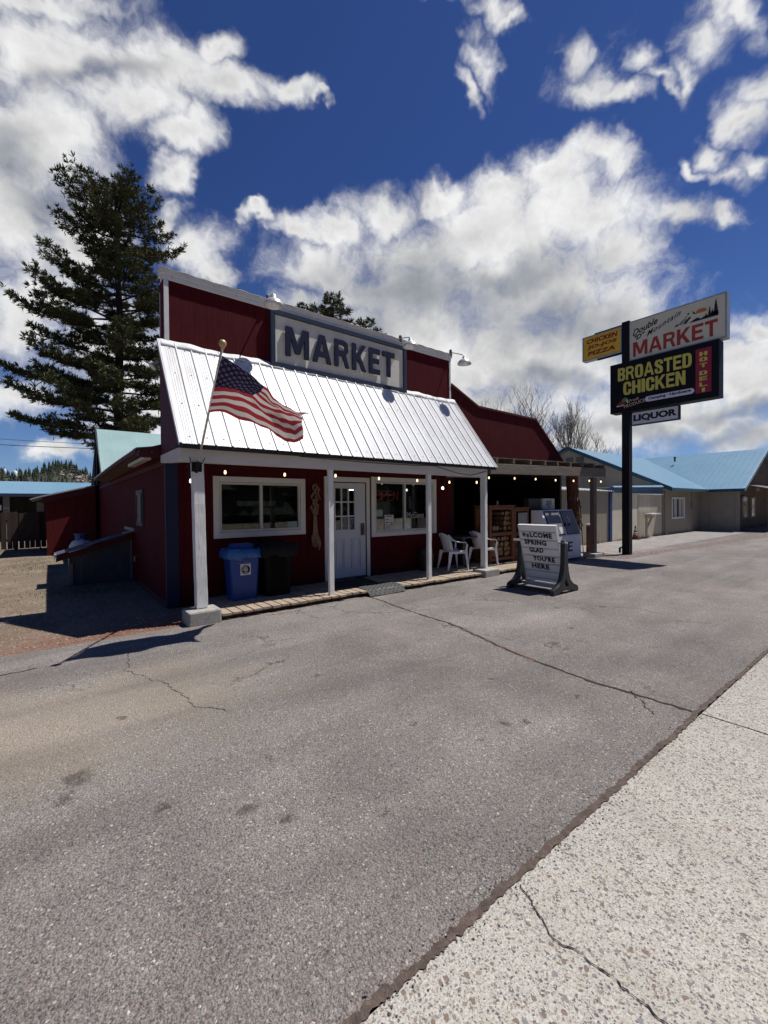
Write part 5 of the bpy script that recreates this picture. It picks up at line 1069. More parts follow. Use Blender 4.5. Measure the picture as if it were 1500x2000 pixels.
lg=MB(); lg.prism([(FX,y,z) for y,z in [(6.21,4.685),(6.20,4.64),(6.02,4.645),(5.98,4.69),(6.1,4.665)]],(-.009,0,0)).prism([(FX,y,z) for y,z in [(5.93,4.79),(5.90,4.84),(5.85,4.72),(5.89,4.70)]],(-.009,0,0)); lg.build('white_mark',mat('cream_mark',(.7,.66,.56),.5),k2)
# liquor
FX=14.317
text('liquor_lettering','LIQUOR',INK,(FX,5.76,4.10),(FX,5.76,4.33),(FX,4.60,4.10),k4,.004,bold=.05)

# ------------------------------------------------------------------ tan building with blue roofs
TAN=siding('tan_board_and_batten',(.33,.295,.24),period=.30,gw=.05,fade=(.37,.33,.275),dirt=.15)
TANG=siding('tan_panel',(.34,.31,.25),period=1.2,gw=.02,dirt=.08)
PLY=mat('cream_plywood',(.66,.61,.49),.8,var=.12,vs=1.5,bump=.3,bs=20)
NAVF=mat('blue_fascia',(.020,.075,.13),.5,var=.12)
tnb=thing('tan_store','long tan board-sided building with light blue metal roofs and an L-shaped front','building',(27,9,0))
MB().prism([(24.6,8.5,0),(24.6,8.5,2.38),(24.6,13.5,4.80),(24.6,18.6,2.38),(24.6,18.6,0)],(.12,0,0)).build('gable_wall',TANG,tnb)
fw=MB(); wall_holes(fw,24.721,30.3,-.02,2.42,[(25.80,27.50,.84,1.86)],8.5,8.62); fw.build('front_wall',TAN,tnb)
wf=MB(); 
for a,b,c,d in ((25.74,25.83,.78,1.92),(27.47,27.56,.78,1.92),(26.28,26.33,.83,1.87),(26.97,27.02,.83,1.87)): wf.box(a,b,8.46,8.56,c,d)
wf.box(25.83,27.47,8.465,8.56,1.83,1.92); wf.box(25.83,27.47,8.465,8.56,.78,.87); w_=wf.build('window',WHITE,tnb)
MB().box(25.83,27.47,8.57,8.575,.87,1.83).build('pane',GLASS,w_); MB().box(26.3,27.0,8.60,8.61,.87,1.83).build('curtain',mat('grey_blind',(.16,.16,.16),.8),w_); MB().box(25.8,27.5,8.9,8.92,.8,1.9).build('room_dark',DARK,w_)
MB().box(30.3,30.42,6.7,8.619,-.02,2.42).build('wing_side_wall',TANG,tnb)
def rfm(name,pts,m,th=.05):
    q=[Vector(p) for p in pts]; n=(q[1]-q[0]).cross(q[2]-q[0]).normalized(); n=n if n.z>0 else -n
    return MB().prism(q,-n*th).build(name,m,tnb)
def seam_roof(name,col,col2,axis,per):
    m,t,p=base(name); tc=t.node('ShaderNodeTexCoord').outputs['Object']; sp=t.node('ShaderNodeSeparateXYZ',{0:tc})
    fr=t.m('FRACT',t.m('DIVIDE',sp.outputs[axis],per)); k=t.m('LESS_THAN',fr,.07)
    c=t.mix(t.ss(t.noise(tc,1.2,5,.6),.3,.7),col,col2); c=t.mix(t.m('MULTIPLY',k,.28),c,tuple(x*1.7 for x in col))
    setin(t,p,'Base Color',c); p.inputs['Roughness'].default_value=.4; p.inputs['Specular IOR Level'].default_value=.4
    b=t.node('ShaderNodeBump',{'Height':k,'Strength':.8,'Distance':.03}); t.l.new(b.outputs[0],p.inputs['Normal']); return m
RX=seam_roof('blue_seam_roof_x',(.115,.235,.335),(.13,.255,.35),0,.3); RY=seam_roof('blue_seam_roof_y',(.12,.245,.355),(.14,.275,.38),1,.3)
rfm('main_roof',[(24.4,8.08,2.36),(24.4,13.5,4.97),(35.4,13.5,4.97),(29.95,8.08,2.36)],RX)
rfm('rear_roof',[(24.4,13.5,4.97),(24.4,18.9,2.36),(35.4,18.9,2.36),(35.4,13.5,4.97)],RX)
rfm('wing_roof',[(29.95,8.08,2.36),(29.95,6.4,2.36),(35.4,6.4,4.97),(35.4,13.5,4.97)],RY)
rfm('wing_far_roof',[(40.9,6.4,2.36),(35.4,6.4,4.97),(35.4,14,4.97),(40.9,14,2.36)],RY)
fm=MB(); fm.prism([(24.36,8.02,2.40),(24.36,13.5,5.04),(24.36,18.96,2.40),(24.36,18.96,2.20),(24.36,13.5,4.84),(24.36,8.02,2.20)],(.039,0,0)); fm.build('rake_board',NAVF,tnb)
MB().box(24.4,29.95,8.04,8.078,2.22,2.38).build('eave_board',NAVF,tnb); MB().box(29.90,29.94,6.4,8.0,2.22,2.38).build('eave_board',NAVF,tnb)
MB().prism([(29.9,6.36,2.40),(35.4,6.36,5.04),(40.9,6.36,2.40),(40.9,6.36,2.22),(35.4,6.36,4.86),(29.9,6.36,2.22)],(0,.038,0)).build('rake_board',mat('pale_rake',(.25,.36,.45),.5),tnb)
MB().box(24.55,24.598,12.62,13.02,4.0,4.35).box(24.55,24.598,13.25,13.65,4.0,4.35).build('gable_louvre',mat('grey_louvre',(.14,.125,.10),.8,var=.4,vs=30,st=(1,1,9)),tnb)
MB().lathe([(.05,0),(.05,.25),(.09,.26),(.09,.30),(.0,.33)],(33.9,11.0,4.45),10).build('vent_pipe',BLACKM,tnb)
GREYB=siding('weathered_grey_boards',(.15,.115,.09),period=.25,gw=.09,dirt=.5)
gg=MB(); gg.prism([(30.421,6.7,0),(40.4,6.7,0),(40.4,6.7,2.5),(35.4,6.7,4.85),(30.421,6.7,2.5)],(0,.1,0)); gg.build('wing_gable',GREYB,tnb)
dd_=MB(); 
for x in (30.9,32.6): 
    dd_.box(x,x+.07,6.64,6.70,.75,1.9).box(x+.8,x+.87,6.64,6.70,.75,1.9).box(x+.07,x+.8,6.645,6.70,1.83,1.9).box(x+.07,x+.8,6.645,6.70,.75,.82).box(x+.07,x+.8,6.65,6.70,1.30,1.35)
wq=dd_.build('porch_window',mat('cream_frame',(.40,.38,.33),.6),tnb); MB().box(30.97,31.7,6.66,6.69,.82,1.83).box(32.67,33.4,6.66,6.69,.82,1.83).build('pane',mat('dark_pane',(.02,.022,.025),.1),wq)
pr=MB(); pr.prism([(30.7,6.65,2.65),(30.7,5.2,2.28),(30.7,5.2,2.22),(30.7,6.65,2.59)],(10,0,0)); pr.build('porch_roof',OLDW,tnb)
for x in (31.0,33.6,36.2): MB().box(x,x+.14,5.5,5.64,0,2.35).build('porch_post',mat('tan_post',(.26,.23,.19),.8),tnb)
MB().box(30.9,40,5.3,6.69,.0,.14).build('porch_floor',OLDW,tnb)
lk=thing('porch_lantern','small white lantern on the corner of the tan building by its weathered gable','lamp',(30.6,6.6,1.9)); MB().lathe([(.04,.0),(.10,.03),(.12,.22),(.05,.30)],(30.62,6.55,1.66),10).build('lantern_glass',mat('milk_glass',(.6,.6,.58),.4),lk); MB().box(30.58,30.66,6.55,6.69,1.96,2.02).build('bracket',BLACKM,lk)
sw_=thing('sawhorse','weathered white sawhorse standing under the far porch of the tan building','sawhorse',(31.6,5.3,0))
MB().box(31.2,32.4,5.12,5.30,.92,1.0).build('top_rail',WHITE,sw_)
for x in (31.3,32.25):
    for y in (4.9,5.5): MB().beam((x,y,0),(x,5.21,.92),.07,.05).build('leg',WHITE,sw_)
MB().tube([(24.72,8.45,2.25),(24.72,8.44,.12),(24.72,8.36,.05)],.035,8).build('downspout',mat('tan_downspout',(.30,.27,.22),.5),tnb)
MB().box(28.6,28.85,8.40,8.498,1.25,1.62).build('meter_box',mat('meter_grey',(.22,.23,.24),.5),tnb,bevel=.01); MB().tube([(28.72,8.47,1.62),(28.72,8.47,2.22)],.02,6).build('conduit',mat('conduit_grey',(.28,.28,.28),.5),tnb)
wm=MB(); rg=random.Random(55)
for i in range(420):
    x=rg.uniform(13.8,29.8); y=8.47-abs(rg.gauss(0,.07)); h=rg.uniform(.03,.16)*(1 if rg.random()<.8 else 1.6); a=rg.uniform(0,6.28); dx,dy=.012*math.cos(a),.012*math.sin(a); b=rg.uniform(-.05,.05)
    wm.add([(x-dx,y-dy,0),(x+dx,y+dy,0),(x+b,y-abs(b),h)],[(0,1,2)])
props(wm.build('weeds',mat('dry_weeds',(.16,.15,.06),.9,var=.4,vs=3)),kind='stuff')
# lower side yard wall with panels
ly=thing('lean_to_store','low tan side store with cream panels and a blue fascia below the gable','building',(19,8.5,0))
MB().box(13.6,18.68,8.5,8.58,0,2.12).build('left_wall',TAN,ly); MB().box(18.68,18.90,8.44,8.58,0,2.22).build('blue_post',mat('blue_post_paint',(.014,.045,.16),.5,var=.15),ly,bevel=.01)
MB().box(18.92,21.55,8.50,8.56,.02,2.02).build('plywood_door',PLY,ly); MB().box(21.60,24.40,8.49,8.56,.02,2.02).build('board_door',siding('tan_boards_pale',(.50,.455,.37),period=.45,gw=.06,dirt=.12),ly)
MB().box(18.92,24.45,8.40,8.47,2.02,2.07).build('door_track',mat('track_white',(.7,.7,.68),.4),ly)
MB().box(18.91,24.5,8.47,8.58,2.075,2.30).build('fascia',seam_roof('blue_corrugated',(.045,.12,.21),(.06,.15,.25),0,.16),ly)
MB().prism([(18.91,8.35,2.30),(24.5,8.35,2.42),(24.5,8.45,2.52),(18.91,8.45,2.36)],(0,.02,0)).build('gutter',mat('pale_blue_gutter',(.16,.28,.38),.4),ly)
cr_=MB(); cr_.grid(lambda u,v:(13.6+u*5.3,8.36+v*2.6,2.13+v*.30+.018*math.sin(u*170)),220,2); cr_.build('corrugated_roof',mat('bright_zinc',(.50,.52,.54),.35,metal=.5,var=.2),ly,solid=.01)
MB().box(18.95,24.5,8.6,11.0,2.28,2.31).build('flat_roof',GROOF,ly)
bs=thing('bracket_shelf','white shelf on a slanting bracket standing against the cream board door','shelf',(23.0,8.0,0))
MB().box(21.75,22.85,7.98,8.30,1.09,1.14).build('shelf_top',WHITE,bs); MB().box(21.82,21.91,8.20,8.28,0,1.09).box(21.80,22.8,8.24,8.29,.92,1.085).build('frame',mat('tan_frame',(.42,.38,.30),.7),bs); MB().beam((21.9,8.22,.50),(22.4,8.22,.93),.07,.06).build('brace',mat('tan_frame2',(.42,.38,.30),.7),bs)
cn=thing('traffic_cone','small dark orange traffic cone with pale bands by the cream board door','traffic cone',(20.75,8.27,0))
MB().box(20.59,20.91,8.11,8.43,0,.035).build('base',mat('cone_black',(.03,.025,.025),.7),cn); CO=mat('cone_orange',(.16,.045,.025),.6,var=.2); CW=mat('cone_band',(.42,.40,.38),.6)
for a_,b_,m_ in (((.13,.035),(.09,.24),CO),((.09,.24),(.072,.33),CW),((.072,.33),(.055,.41),CO),((.055,.41),(.040,.48),CW),((.040,.48),(.025,.62),CO)):
    MB().lathe([a_,b_],(20.75,8.27,0),16).build('reflective_band' if m_ is CW else 'cone_section',m_,cn,smooth=True)

# ------------------------------------------------------------------ things left of the store
pl=thing('bulkhead_box','low lean-to box with a ribbed navy metal lid and red edge against the side wall','box',(.9,11.2,0))
a0,a1=(.40,11.06),(1.5,10.55)   # front line (slightly askew)
MB().prism([(.36,11.1,0),(1.49,11.0,0),(1.49,11.0,.99),(.36,11.1,.655)],(0,.05,0)).prism([(.36,11.15,0),(.41,11.15,0),(.41,11.15,.60),(.36,11.15,.60)],(0,.5,0)).build('side_panel',mat('navy_panel',(.055,.062,.092),.5,var=.35,vs=5,spec=.3),pl)
rbm=MB()
for i in range(5): x=.55+i*.205; rbm.prism([(x,11.08,.0),(x+.028,11.08,.0),(x+.028,11.08,.50+.37*(x-.36)),(x,11.08,.50+.37*(x-.36)-.01)],(0,.03,0))
rbm.build('panel_rib',mat('navy_rib',(.10,.11,.14),.4),pl)
MB().prism([(.34,11.05,0),(.42,11.05,0),(.42,11.05,.46),(.34,11.05,.43)],(0,.05,0)).prism([(.86,11.06,0),(.885,11.06,0),(.885,11.06,.62),(.86,11.06,.61)],(0,.03,0)).prism([(1.45,10.96,0.02),(1.49,10.96,.02),(1.49,10.96,.95),(1.45,10.96,.93)],(0,.03,0)).build('corner_trim',mat('dull_zinc',(.20,.20,.20),.5,metal=.3,var=.25),pl)
MB().prism([(.14,10.95,.52),(1.495,10.90,.94),(1.495,10.90,1.04),(.14,10.95,.63)],(0,.04,0)).build('edge_board',REDSH,pl)
lid=MB(); lid.grid(lambda u,v:(.12+1.38*u,10.90+.78*v,.645+.42*u+.012*(1 if (v*5)%1<.18 else 0)),4,60); lid.build('lid',NROOF,pl,solid=.01)
MB().prism([(1.30,10.6,1.06),(1.5,10.6,1.10),(1.5,11.0,1.10),(1.30,11.0,1.06)],(0,0,.012)).box(1.46,1.498,10.6,11.9,1.10,1.17).build('flashing',mat('zinc_flash',(.34,.34,.33),.5,metal=.3),pl)
MB().box(.11,.15,10.93,11.05,.60,.68).build('lid_end',mat('bright_end',(.7,.7,.7),.3,metal=.4),pl)
gt_=thing('propane_tank','white propane tank with a blue collar behind the navy lidded box','tank',(.66,12.9,0))
MB().lathe([(.22,0),(.25,.05),(.25,.62),(.235,.71),(.18,.80),(.09,.85),(0,.86)],(.66,12.9,0),24).build('body',mat('tank_white',(.62,.62,.60),.4,var=.05),gt_,smooth=True)
ct=MB()
for a0_ in (20,110,200,290):
    vs=[];n=6
    for k in range(n+1):
        a=R(a0_+k*60/n)
        for z in (.83,.98): vs+=[(.66+.12*math.cos(a),12.9+.12*math.sin(a),z),(.66+.13*math.cos(a),12.9+.13*math.sin(a),z)]
    ct.add(vs,[f_ for k in range(n) for f_ in ((4*k,4*k+4,4*k+6,4*k+2),(4*k+1,4*k+3,4*k+7,4*k+5),(4*k+2,4*k+6,4*k+7,4*k+3))])
ringx=[(.66+.125*math.cos(R(a)),12.9+.125*math.sin(R(a)),.975) for a in range(0,361,20)]; ct.tube(ringx,.018,6); ct.build('collar',mat('collar_blue',(.05,.10,.25),.5),gt_)
RS=thing('red_side_shed','red lean-to shed with a sloping roof jutting out behind the store','building',(.8,18.7,0))
REDB=siding('red_siding_bright',(.11,.016,.018),period=.3,gw=.02,fade=(.13,.022,.024))
MB().prism([(.0,18.7,0),(1.55,18.7,0),(1.55,18.7,2.40),(.0,18.7,1.98)],(0,3.6,0)).build('shed_wall',REDB,RS)
MB().prism([(-.42,18.55,1.90),(-.12,18.55,2.0),(1.62,18.55,2.47),(1.62,18.55,2.51),(-.12,18.55,2.05),(-.42,18.55,1.94)],(0,3.9,0)).build('shed_roof',GROOF,RS)
MB().prism([(-.10,18.60,1.78),(1.62,18.60,2.25),(1.62,18.60,2.45),(-.10,18.60,2.0)],(0,.09,0)).build('fascia',REDSH,RS)
th=thing('teal_roof_building','taller rear building with a steep pale teal metal roof','building',(5,19,0))
MB().prism([(1.62,20.5,4.75),(9.5,20.5,4.75),(9.5,17.7,2.62),(1.52,17.7,2.60)],(0,.03,-.06)).build('front_roof',seam_roof('teal_seam',(.25,.37,.365),(.29,.42,.41),0,.42),th)
MB().prism([(1.62,20.5,4.75),(9.5,20.5,4.75),(9.5,23.5,2.62),(1.62,23.5,2.60)],(0,-.03,-.06)).build('rear_roof',TROOF,th)
MB().prism([(1.60,18.0,0),(1.60,23.2,0),(1.60,23.2,2.7),(1.60,20.5,4.62),(1.60,18.0,2.7)],(.1,0,0)).box(1.701,9.4,18.0,18.1,0,2.6).build('dark_wall',DARK,th)
MB().prism([(1.50,17.62,2.48),(1.56,20.5,4.68),(1.56,20.5,4.82),(1.50,17.62,2.66)],(.03,0,0)).build('rake_board',mat('dark_rake',(.025,.025,.03),.6),th)
MB().prism([(1.36,18.2,0),(1.55,20.4,0),(1.55,20.4,4.65),(1.36,18.2,2.6)],(.02,0,0)).build('end_boards',DARK,th)
# wood fence
WFN=mat('dark_fence_wood',(.060,.042,.034),.9,var=.4,vs=3,bump=.6,bs=14,st=(8,8,.7))
fn=thing('board_fence','dark brown vertical board fence at the back of the dirt yard','fence',(-3,22,0))
rg=random.Random(12); x=-9.; pk=MB()
while x<.05:
    w=.15+rg.uniform(-.01,.02); pk.box(x,x+w,22.0,22.025,.05+rg.uniform(0,.03)+(0),1.46+rg.uniform(-.03,.03)); x+=w+rg.choice((.006,.01,.02,.03))
pk.build('boards',WFN,fn); MB().box(-9,.05,22.026,22.06,.35,.44).box(-9,.05,22.026,22.06,1.1,1.19).build('rails',WFN,fn)
for x in (-7.9,-5.6,-3.3,-1.0): MB().box(x,x+.1,22.061,22.16,0,1.5).build('fence_post',WFN,fn)
ff=thing('white_utility_box','pale grey box fixed above the fence end beside the red shed','box',(-.17,21.6,1.7)); MB().box(-.29,-.07,21.9,22.0,1.50,1.86).build('box_body',mat('pale_box',(.26,.27,.28),.5),ff); MB().box(-.22,-.18,21.92,21.98,.0,1.5).build('box_post',DARK,ff)
cp_=thing('carport','long open building with a blue ribbed metal roof beyond the fence','building',(-3,30,0))
MB().prism([(-14,28,2.38),(.9,28,2.38),(2.6,31,3.12),(-14,31,3.12)],(0,0,-.04)).build('roof',seam_roof('blue_seam_far',(.14,.27,.39),(.16,.30,.42),0,.42),cp_)
MB().box(-14,.9,27.9,27.99,2.22,2.37).build('fascia',mat('navy_fascia_far',(.035,.05,.10),.5),cp_); MB().box(-14,2.4,31,31.2,0,3.0).build('rear_wall',mat('dark_brown_wall',(.03,.024,.02),.9,var=.4),cp_)
for x,m_ in ((-1.66,'grey_post'),(-5.0,'grey_post'),(-8.5,'grey_post')): MB().box(x,x+.24,28.1,28.3,0,2.3).build('support_post',mat(m_,(.20,.18,.16),.8),cp_)
MB().box(-1.95,-1.72,28.05,28.1,1.55,1.80).build('white_panel',WHITE,cp_)
gp=MB(); rg=random.Random(4)
# grass tufts in the dirt yard
def grass():
    mb=MB()
    for i in range(2600):
        if i<1300: x,y=rg.gauss(.75,.55),rg.gauss(10.3,.55)
        elif i<1900: x,y=rg.gauss(-.3,.5),rg.gauss(15.5,1.1)
        else: x,y=rg.uniform(-4,1.3),rg.uniform(8,20)
        if x>1.42 or (x>.3 and y>10.95): continue
        h=rg.uniform(.012,.05); a=rg.uniform(0,6.28); dx,dy=.006*math.cos(a),.006*math.sin(a); b=rg.uniform(-.02,.02)
        mb.add([(x-dx,y-dy,-.006),(x+dx,y+dy,-.006),(x+b,y+b,h)],[(0,1,2)])
    return mb
props(grass().build('grass_tufts',mat('dry_grass',(.11,.12,.045),.9,var=.4,vs=3)),kind='stuff',label='short sparse grass on the dirt yard')
# loose gravel
def pebbles(name,n,fn_,m,s0,s1,seed):
    rg=random.Random(seed); mb=MB()
    for i in range(n):
        x,y,z=fn_(rg); s=rg.uniform(s0,s1)
        vs=[(x+s*rg.uniform(.6,1.1)*math.cos(a),y+s*rg.uniform(.6,1.1)*math.sin(a),z) for a in (0,1.25,2.5,3.8,5.0)]; vs.append((x,y,z+s*rg.uniform(.5,.9)))
        mb.add(vs,[(k,(k+1)%5,5) for k in range(5)])
    return props(mb.build(name,m),kind='stuff')
PEB=mat('loose_stone',(.30,.25,.21),.9,var=.6,vs=40); CIN=mat('red_cinder',(.24,.11,.075),.9,var=.6,vs=40)
pebbles('loose_gravel',1700,lambda r:(r.uniform(-4.5,1.4),6.35+abs(r.gauss(0,2.4)),-.006),PEB,.006,.020,1)
pebbles('red_cinders',900,lambda r:(1.5-abs(r.gauss(0,.9)),6.32+abs(r.gauss(0,.22)),-.004),CIN,.006,.018,2)
pebbles('seam_grit',800,lambda r:(r.uniform(-.5,7),1.09+r.gauss(0,.05),.013),mat('dark_grit',(.10,.07,.055),.95,var=.6,vs=50),.002,.006,3)
pebbles('lot_grit',900,lambda r:(r.uniform(-1,9),r.uniform(1.2,6.0),.001),PEB,.002,.006,7)

# ------------------------------------------------------------------ trees
BARK=mat('pine_bark',(.040,.028,.022),.95,var=.5,vs=4,bump=1,bs=12,st=(2,2,.5))
def needlemat(name,a,b):
    m,t,p=base(name); oi=t.node('ShaderNodeTexCoord').outputs['Object']
    c=t.mix(t.ss(t.noise(oi,.9,4,.6),.35,.65),a,b); setin(t,p,'Base Color',c); p.inputs['Roughness'].default_value=.75; p.inputs['Specular IOR Level'].default_value=.2; return m
NEED=needlemat('pine_needles',(.048,.060,.025),(.115,.112,.045))
def pine(name,label,x0,y0,H_,prof,nl,seed,tuft=.34,tr=.42,dens=1.0,zlow=7,lean=(0,0),group=None):
    """prof(h01, side) -> crown half-width; side = -1 towards camera-left .. +1 right"""
    rg=random.Random(seed); t=thing(name,label,'tree',(x0,y0,0),0,group)
    top=Vector((x0+lean[0],y0+lean[1],H_)); b0=Vector((x0,y0,0))
    n=14; pts=[b0.lerp(top,i/n)+Vector((.10*math.sin(i*.9),.08*math.cos(i*1.3),0))*(1 if 0<i<n else 0) for i in range(n+1)]
    MB().tube(pts,[tr*(1-i/n)**.75+.03 for i in range(n+1)],10).build('trunk',BARK,t,smooth=True)
    br=MB(); nd=MB(); rt=Vector((RT.x,RT.y,0)).normalized(); fw_=Vector((FW.x,FW.y,0)).normalized()
    def tuftat(p,d,s):
        k=rg.randint(14,19)
        for _ in range(k):
            v=(d*.75+Vector((rg.gauss(0,.62),rg.gauss(0,.62),rg.gauss(.18,.55)))).normalized()
            L=s*rg.uniform(.65,1.15); w=v.cross(Vector((rg.uniform(-1,1),rg.uniform(-1,1),rg.uniform(-1,1)))).normalized()*s*.085
            nd.add([p-w*.4,p+v*L*.55+w,p+v*L,p+v*L*.55-w,],[(0,1,2,3)])
    ga=2.39996; a=rg.uniform(0,6)
    for i in range(nl):
        f=(i+rg.uniform(0,1))/nl; z=zlow+(H_-zlow)*f**.92; a+=ga+rg.uniform(-.4,.4)
        d=rt*math.cos(a)+fw_*math.sin(a); L=prof(z/H_,math.cos(a))*rg.uniform(.48,1.10)
        if L<.5: L=.5
        base_=b0.lerp(top,z/H_); rise=(-.05+.24*(z/H_)**1.3)*rg.uniform(.4,1.4); sag=.10*(1-z/H_)
        def bp(s): return base_+d*L*s+Vector((0,0,L*(rise*s-sag*s*s*1.6+.22*s**4*(1 if rise<.4 else 0))))+Vector((math.sin(s*5+i),math.cos(s*4+i),0))*.06*L*s*.4
        k=7; br.tube([bp(j/k) for j in range(k+1)],[max(.012,(.055+.010*L)*(1-j/k)*.8+.012) for j in range(k+1)],5,cap=False)
        # side twigs with tufts
        nt=max(6,int(L*7.6*dens))
        for j in range(nt):
            s=.22+.78*(j+rg.random())/nt
            if s<.34 and L>3 and rg.random()<.6: continue
            sd=1 if j%2 else -1; q=bp(s); side=Vector((-d.y,d.x,0))*sd
            tl=L*.26*(1.15-s)*rg.uniform(.5,1.2)+.34
            dv_=(d*.75+side*rg.uniform(.35,1.0)+Vector((0,0,rg.uniform(-.05,.45)))).normalized(); e=q+dv_*tl
            br.tube([q,q.lerp(e,.55)+Vector((0,0,-.03)),e],[.020,.014,.008],4,cap=False)
            m_=max(1,int(tl/.24*dens))
            for c in range(m_):
                pp_=q.lerp(e,(c+1)/m_)+Vector((rg.gauss(0,.07),rg.gauss(0,.07),rg.gauss(.03,.07)))
                tuftat(pp_,(dv_+Vector((0,0,.35))).normalized(),tuft*rg.uniform(.75,1.2))
        tuftat(bp(1),d,tuft*1.1)
    br.build('limbs',BARK,t); nd.build('crown',NEED,t); return t
def bigprof(h,s):
    # widths read off the height: (h, left, right)
    T=[(.22,6.2,3.4),(.30,6.8,4.4),(.36,8.2,4.6),(.43,9.0,4.6),(.47,7.0,4.0),(.51,4.6,3.8),(.57,6.8,4.2),(.63,7.4,4.4),(.69,6.6,4.4),(.73,3.0,3.0),(.79,3.6,4.0),(.85,4.2,4.2),(.90,4.4,3.8),(.94,2.6,2.6),(.98,1.1,1.2),(1,.4,.4)]
    for (h0,l0,r0_),(h1,l1,r1_) in zip(T,T[1:]):
        if h<=h1: f=max(0,(h-h0)/(h1-h0)); l=l0+(l1-l0)*f; r=r0_+(r1_-r0_)*f; break
    else: l,r=.5,.5
    return .84*l*max(0,-s)**.6+r*max(0,s)**.6 + .75*min(l,r)*(1-abs(s))
pine('big_pine_tree','tall dark pine towering behind the store, reaching up left of the false front',4.45,37.5,25.4,bigprof,128,7,zlow=5.8,tuft=.36)
sp_=lambda h,s:max(.4,(1-h)*9.5+.55)
PG='distant pines peeking over the false front'
pine('pine_tree','tallest treetop peeking over the false front, in the middle of the three',22.3,36.2,21.8,sp_,64,3,zlow=12,dens=1,tuft=.42,group=PG)
pine('pine_tree','leftmost low treetop peeking over the false front beside the first barn lamp',20.3,37.8,21.0,sp_,52,5,zlow=12,dens=1,tuft=.38,group=PG)
pine('pine_tree','smallest treetop at the right of the three peeking over the false front',24.8,34.3,19.5,sp_,48,9,zlow=11,dens=1,tuft=.38,group=PG)
TW=mat('bare_twigs',(.23,.20,.175),.9,var=.3)
def bare(name,label,x,y,H_,seed,spread=.5,stems=1,group='bare trees behind the red shed',dense=5):
    rg=random.Random(seed); t=thing(name,label,'tree',(x,y,0),0,group); tk=MB(); tw=MB()
    def grow(p,d,L,r,lv):
        k=4; pts=[p]; q=p; dd=d
        for j in range(k): dd=(dd+Vector((rg.gauss(0,.10),rg.gauss(0,.10),.05))).normalized(); q=q+dd*L/k; pts.append(q)
        (tk if lv<2 else tw).tube(pts,[r*(1-.5*j/k) for j in range(k+1)],5 if lv<2 else 3,cap=False)
        if lv>=dense-1: return
        nb=(5,5,4,3,3)[lv] if lv else 13
        for j in range(nb):
            f=rg.uniform(.3,1) if lv else rg.uniform(.28,1.0); i=min(k-1,int(f*k)); s=pts[i].lerp(pts[i+1],f*k-i)
            a=rg.uniform(0,6.28); up=Vector((math.cos(a)*spread,math.sin(a)*spread,rg.uniform(.25,.8))); nd_=(dd*.55+up).normalized()
            grow(s,nd_,L*rg.uniform(.42,.66)*(1.0 if lv else 1.05-.4*f),max(.007,r*.46),lv+1)
    for s in range(stems):
        a=rg.uniform(0,6.28); grow(Vector((x+.4*s,y,0)),Vector((.16*math.cos(a)*(stems>1),.16*math.sin(a)*(stems>1),1)).normalized(),H_*.72,.075+.0035*H_,0)
    tk.build('trunk',TW,t); tw.build('twigs',TW,t); return t
bare('bare_tree','widest leafless tree rising behind the middle of the red sloping false front',38.9,26.8,12.8,1,.62,2)
bare('bare_tree','faint leafless tree at the far left above the red sloping false front',36.3,29.1,11.8,2,.55,1)
bare('bare_tree','leafless tree with two upright stems just above the tan gable',43.6,23.0,11.4,3,.42,2)
bare('bare_tree','short bushy leafless tree right of the two-stemmed one above the tan gable',45.6,21.8,8.8,4,.6,1)
bare('bare_tree','small leafless tree low down where the red false front slopes away',40.6,24.9,9.0,6,.6,1)

# ------------------------------------------------------------------ far hill, forest, tanks, wires
def hz(x,y):
    q=Vector((x,y,0)); d=q.length; b=math.degrees(math.atan2(x,y))
    env=max(0,1-max(0,(b-22)/26)**2) if b>22 else 1
    if b>48: env=0
    ridge=25+5*math.sin(b*.35+1.0)+3*math.sin(b*.9)-.42*(b+4)
    rise=max(0,min(1,(d-230)/150)); return -1+ridge*env*(rise*rise*(3-2*rise))*(1 if d<420 else max(.4,1-(d-420)/400))
hm=MB(); hm.grid(lambda u,v:((lambda b,d:(d*math.sin(b),d*math.cos(b),hz(d*math.sin(b),d*math.cos(b))+.8*math.sin(u*90)*math.sin(v*31)))(R(-70+u*120),215+v*330)),150,34)
hill=props(hm.build('forested_hill',mat('hill_ground',(.045,.046,.030),.95,var=.5,vs=.05,col2=(.20,.17,.13),thr=(.55,.68)),smooth=True),kind='structure')
fr_=MB(); rg=random.Random(31)
for i in range(7600):
    b=R(rg.uniform(-30,46)); d=rg.uniform(240,470)**1; x,y=d*math.sin(b),d*math.cos(b); z=hz(x,y)
    if z<1: continue
    bd=math.degrees(b)
    if 2.0<bd<4.6 and 300<d<372 and rg.random()<.85: continue   # bare rocky knoll
    h=rg.uniform(3.0,6.5)*(1.15 if d>360 else .8); w=h*rg.uniform(.20,.30); a0=rg.uniform(0,6)
    for k in range(4):
        zb=z+h*(.06+.21*k); ww=w*(1-.22*k); 
        ring=[(x+ww*rg.uniform(.7,1.15)*math.cos(a0+j*1.2566),y+ww*rg.uniform(.7,1.15)*math.sin(a0+j*1.2566),zb-rg.uniform(0,.06)*h) for j in range(5)]
        fr_.add(ring+[(x,y,zb+h*.36)],[(j,(j+1)%5,5) for j in range(5)])
props(fr_.build('hillside_forest',needlemat('far_conifers',(.022,.032,.020),(.055,.068,.035))),kind='stuff')
rk_=MB(); rg=random.Random(8)
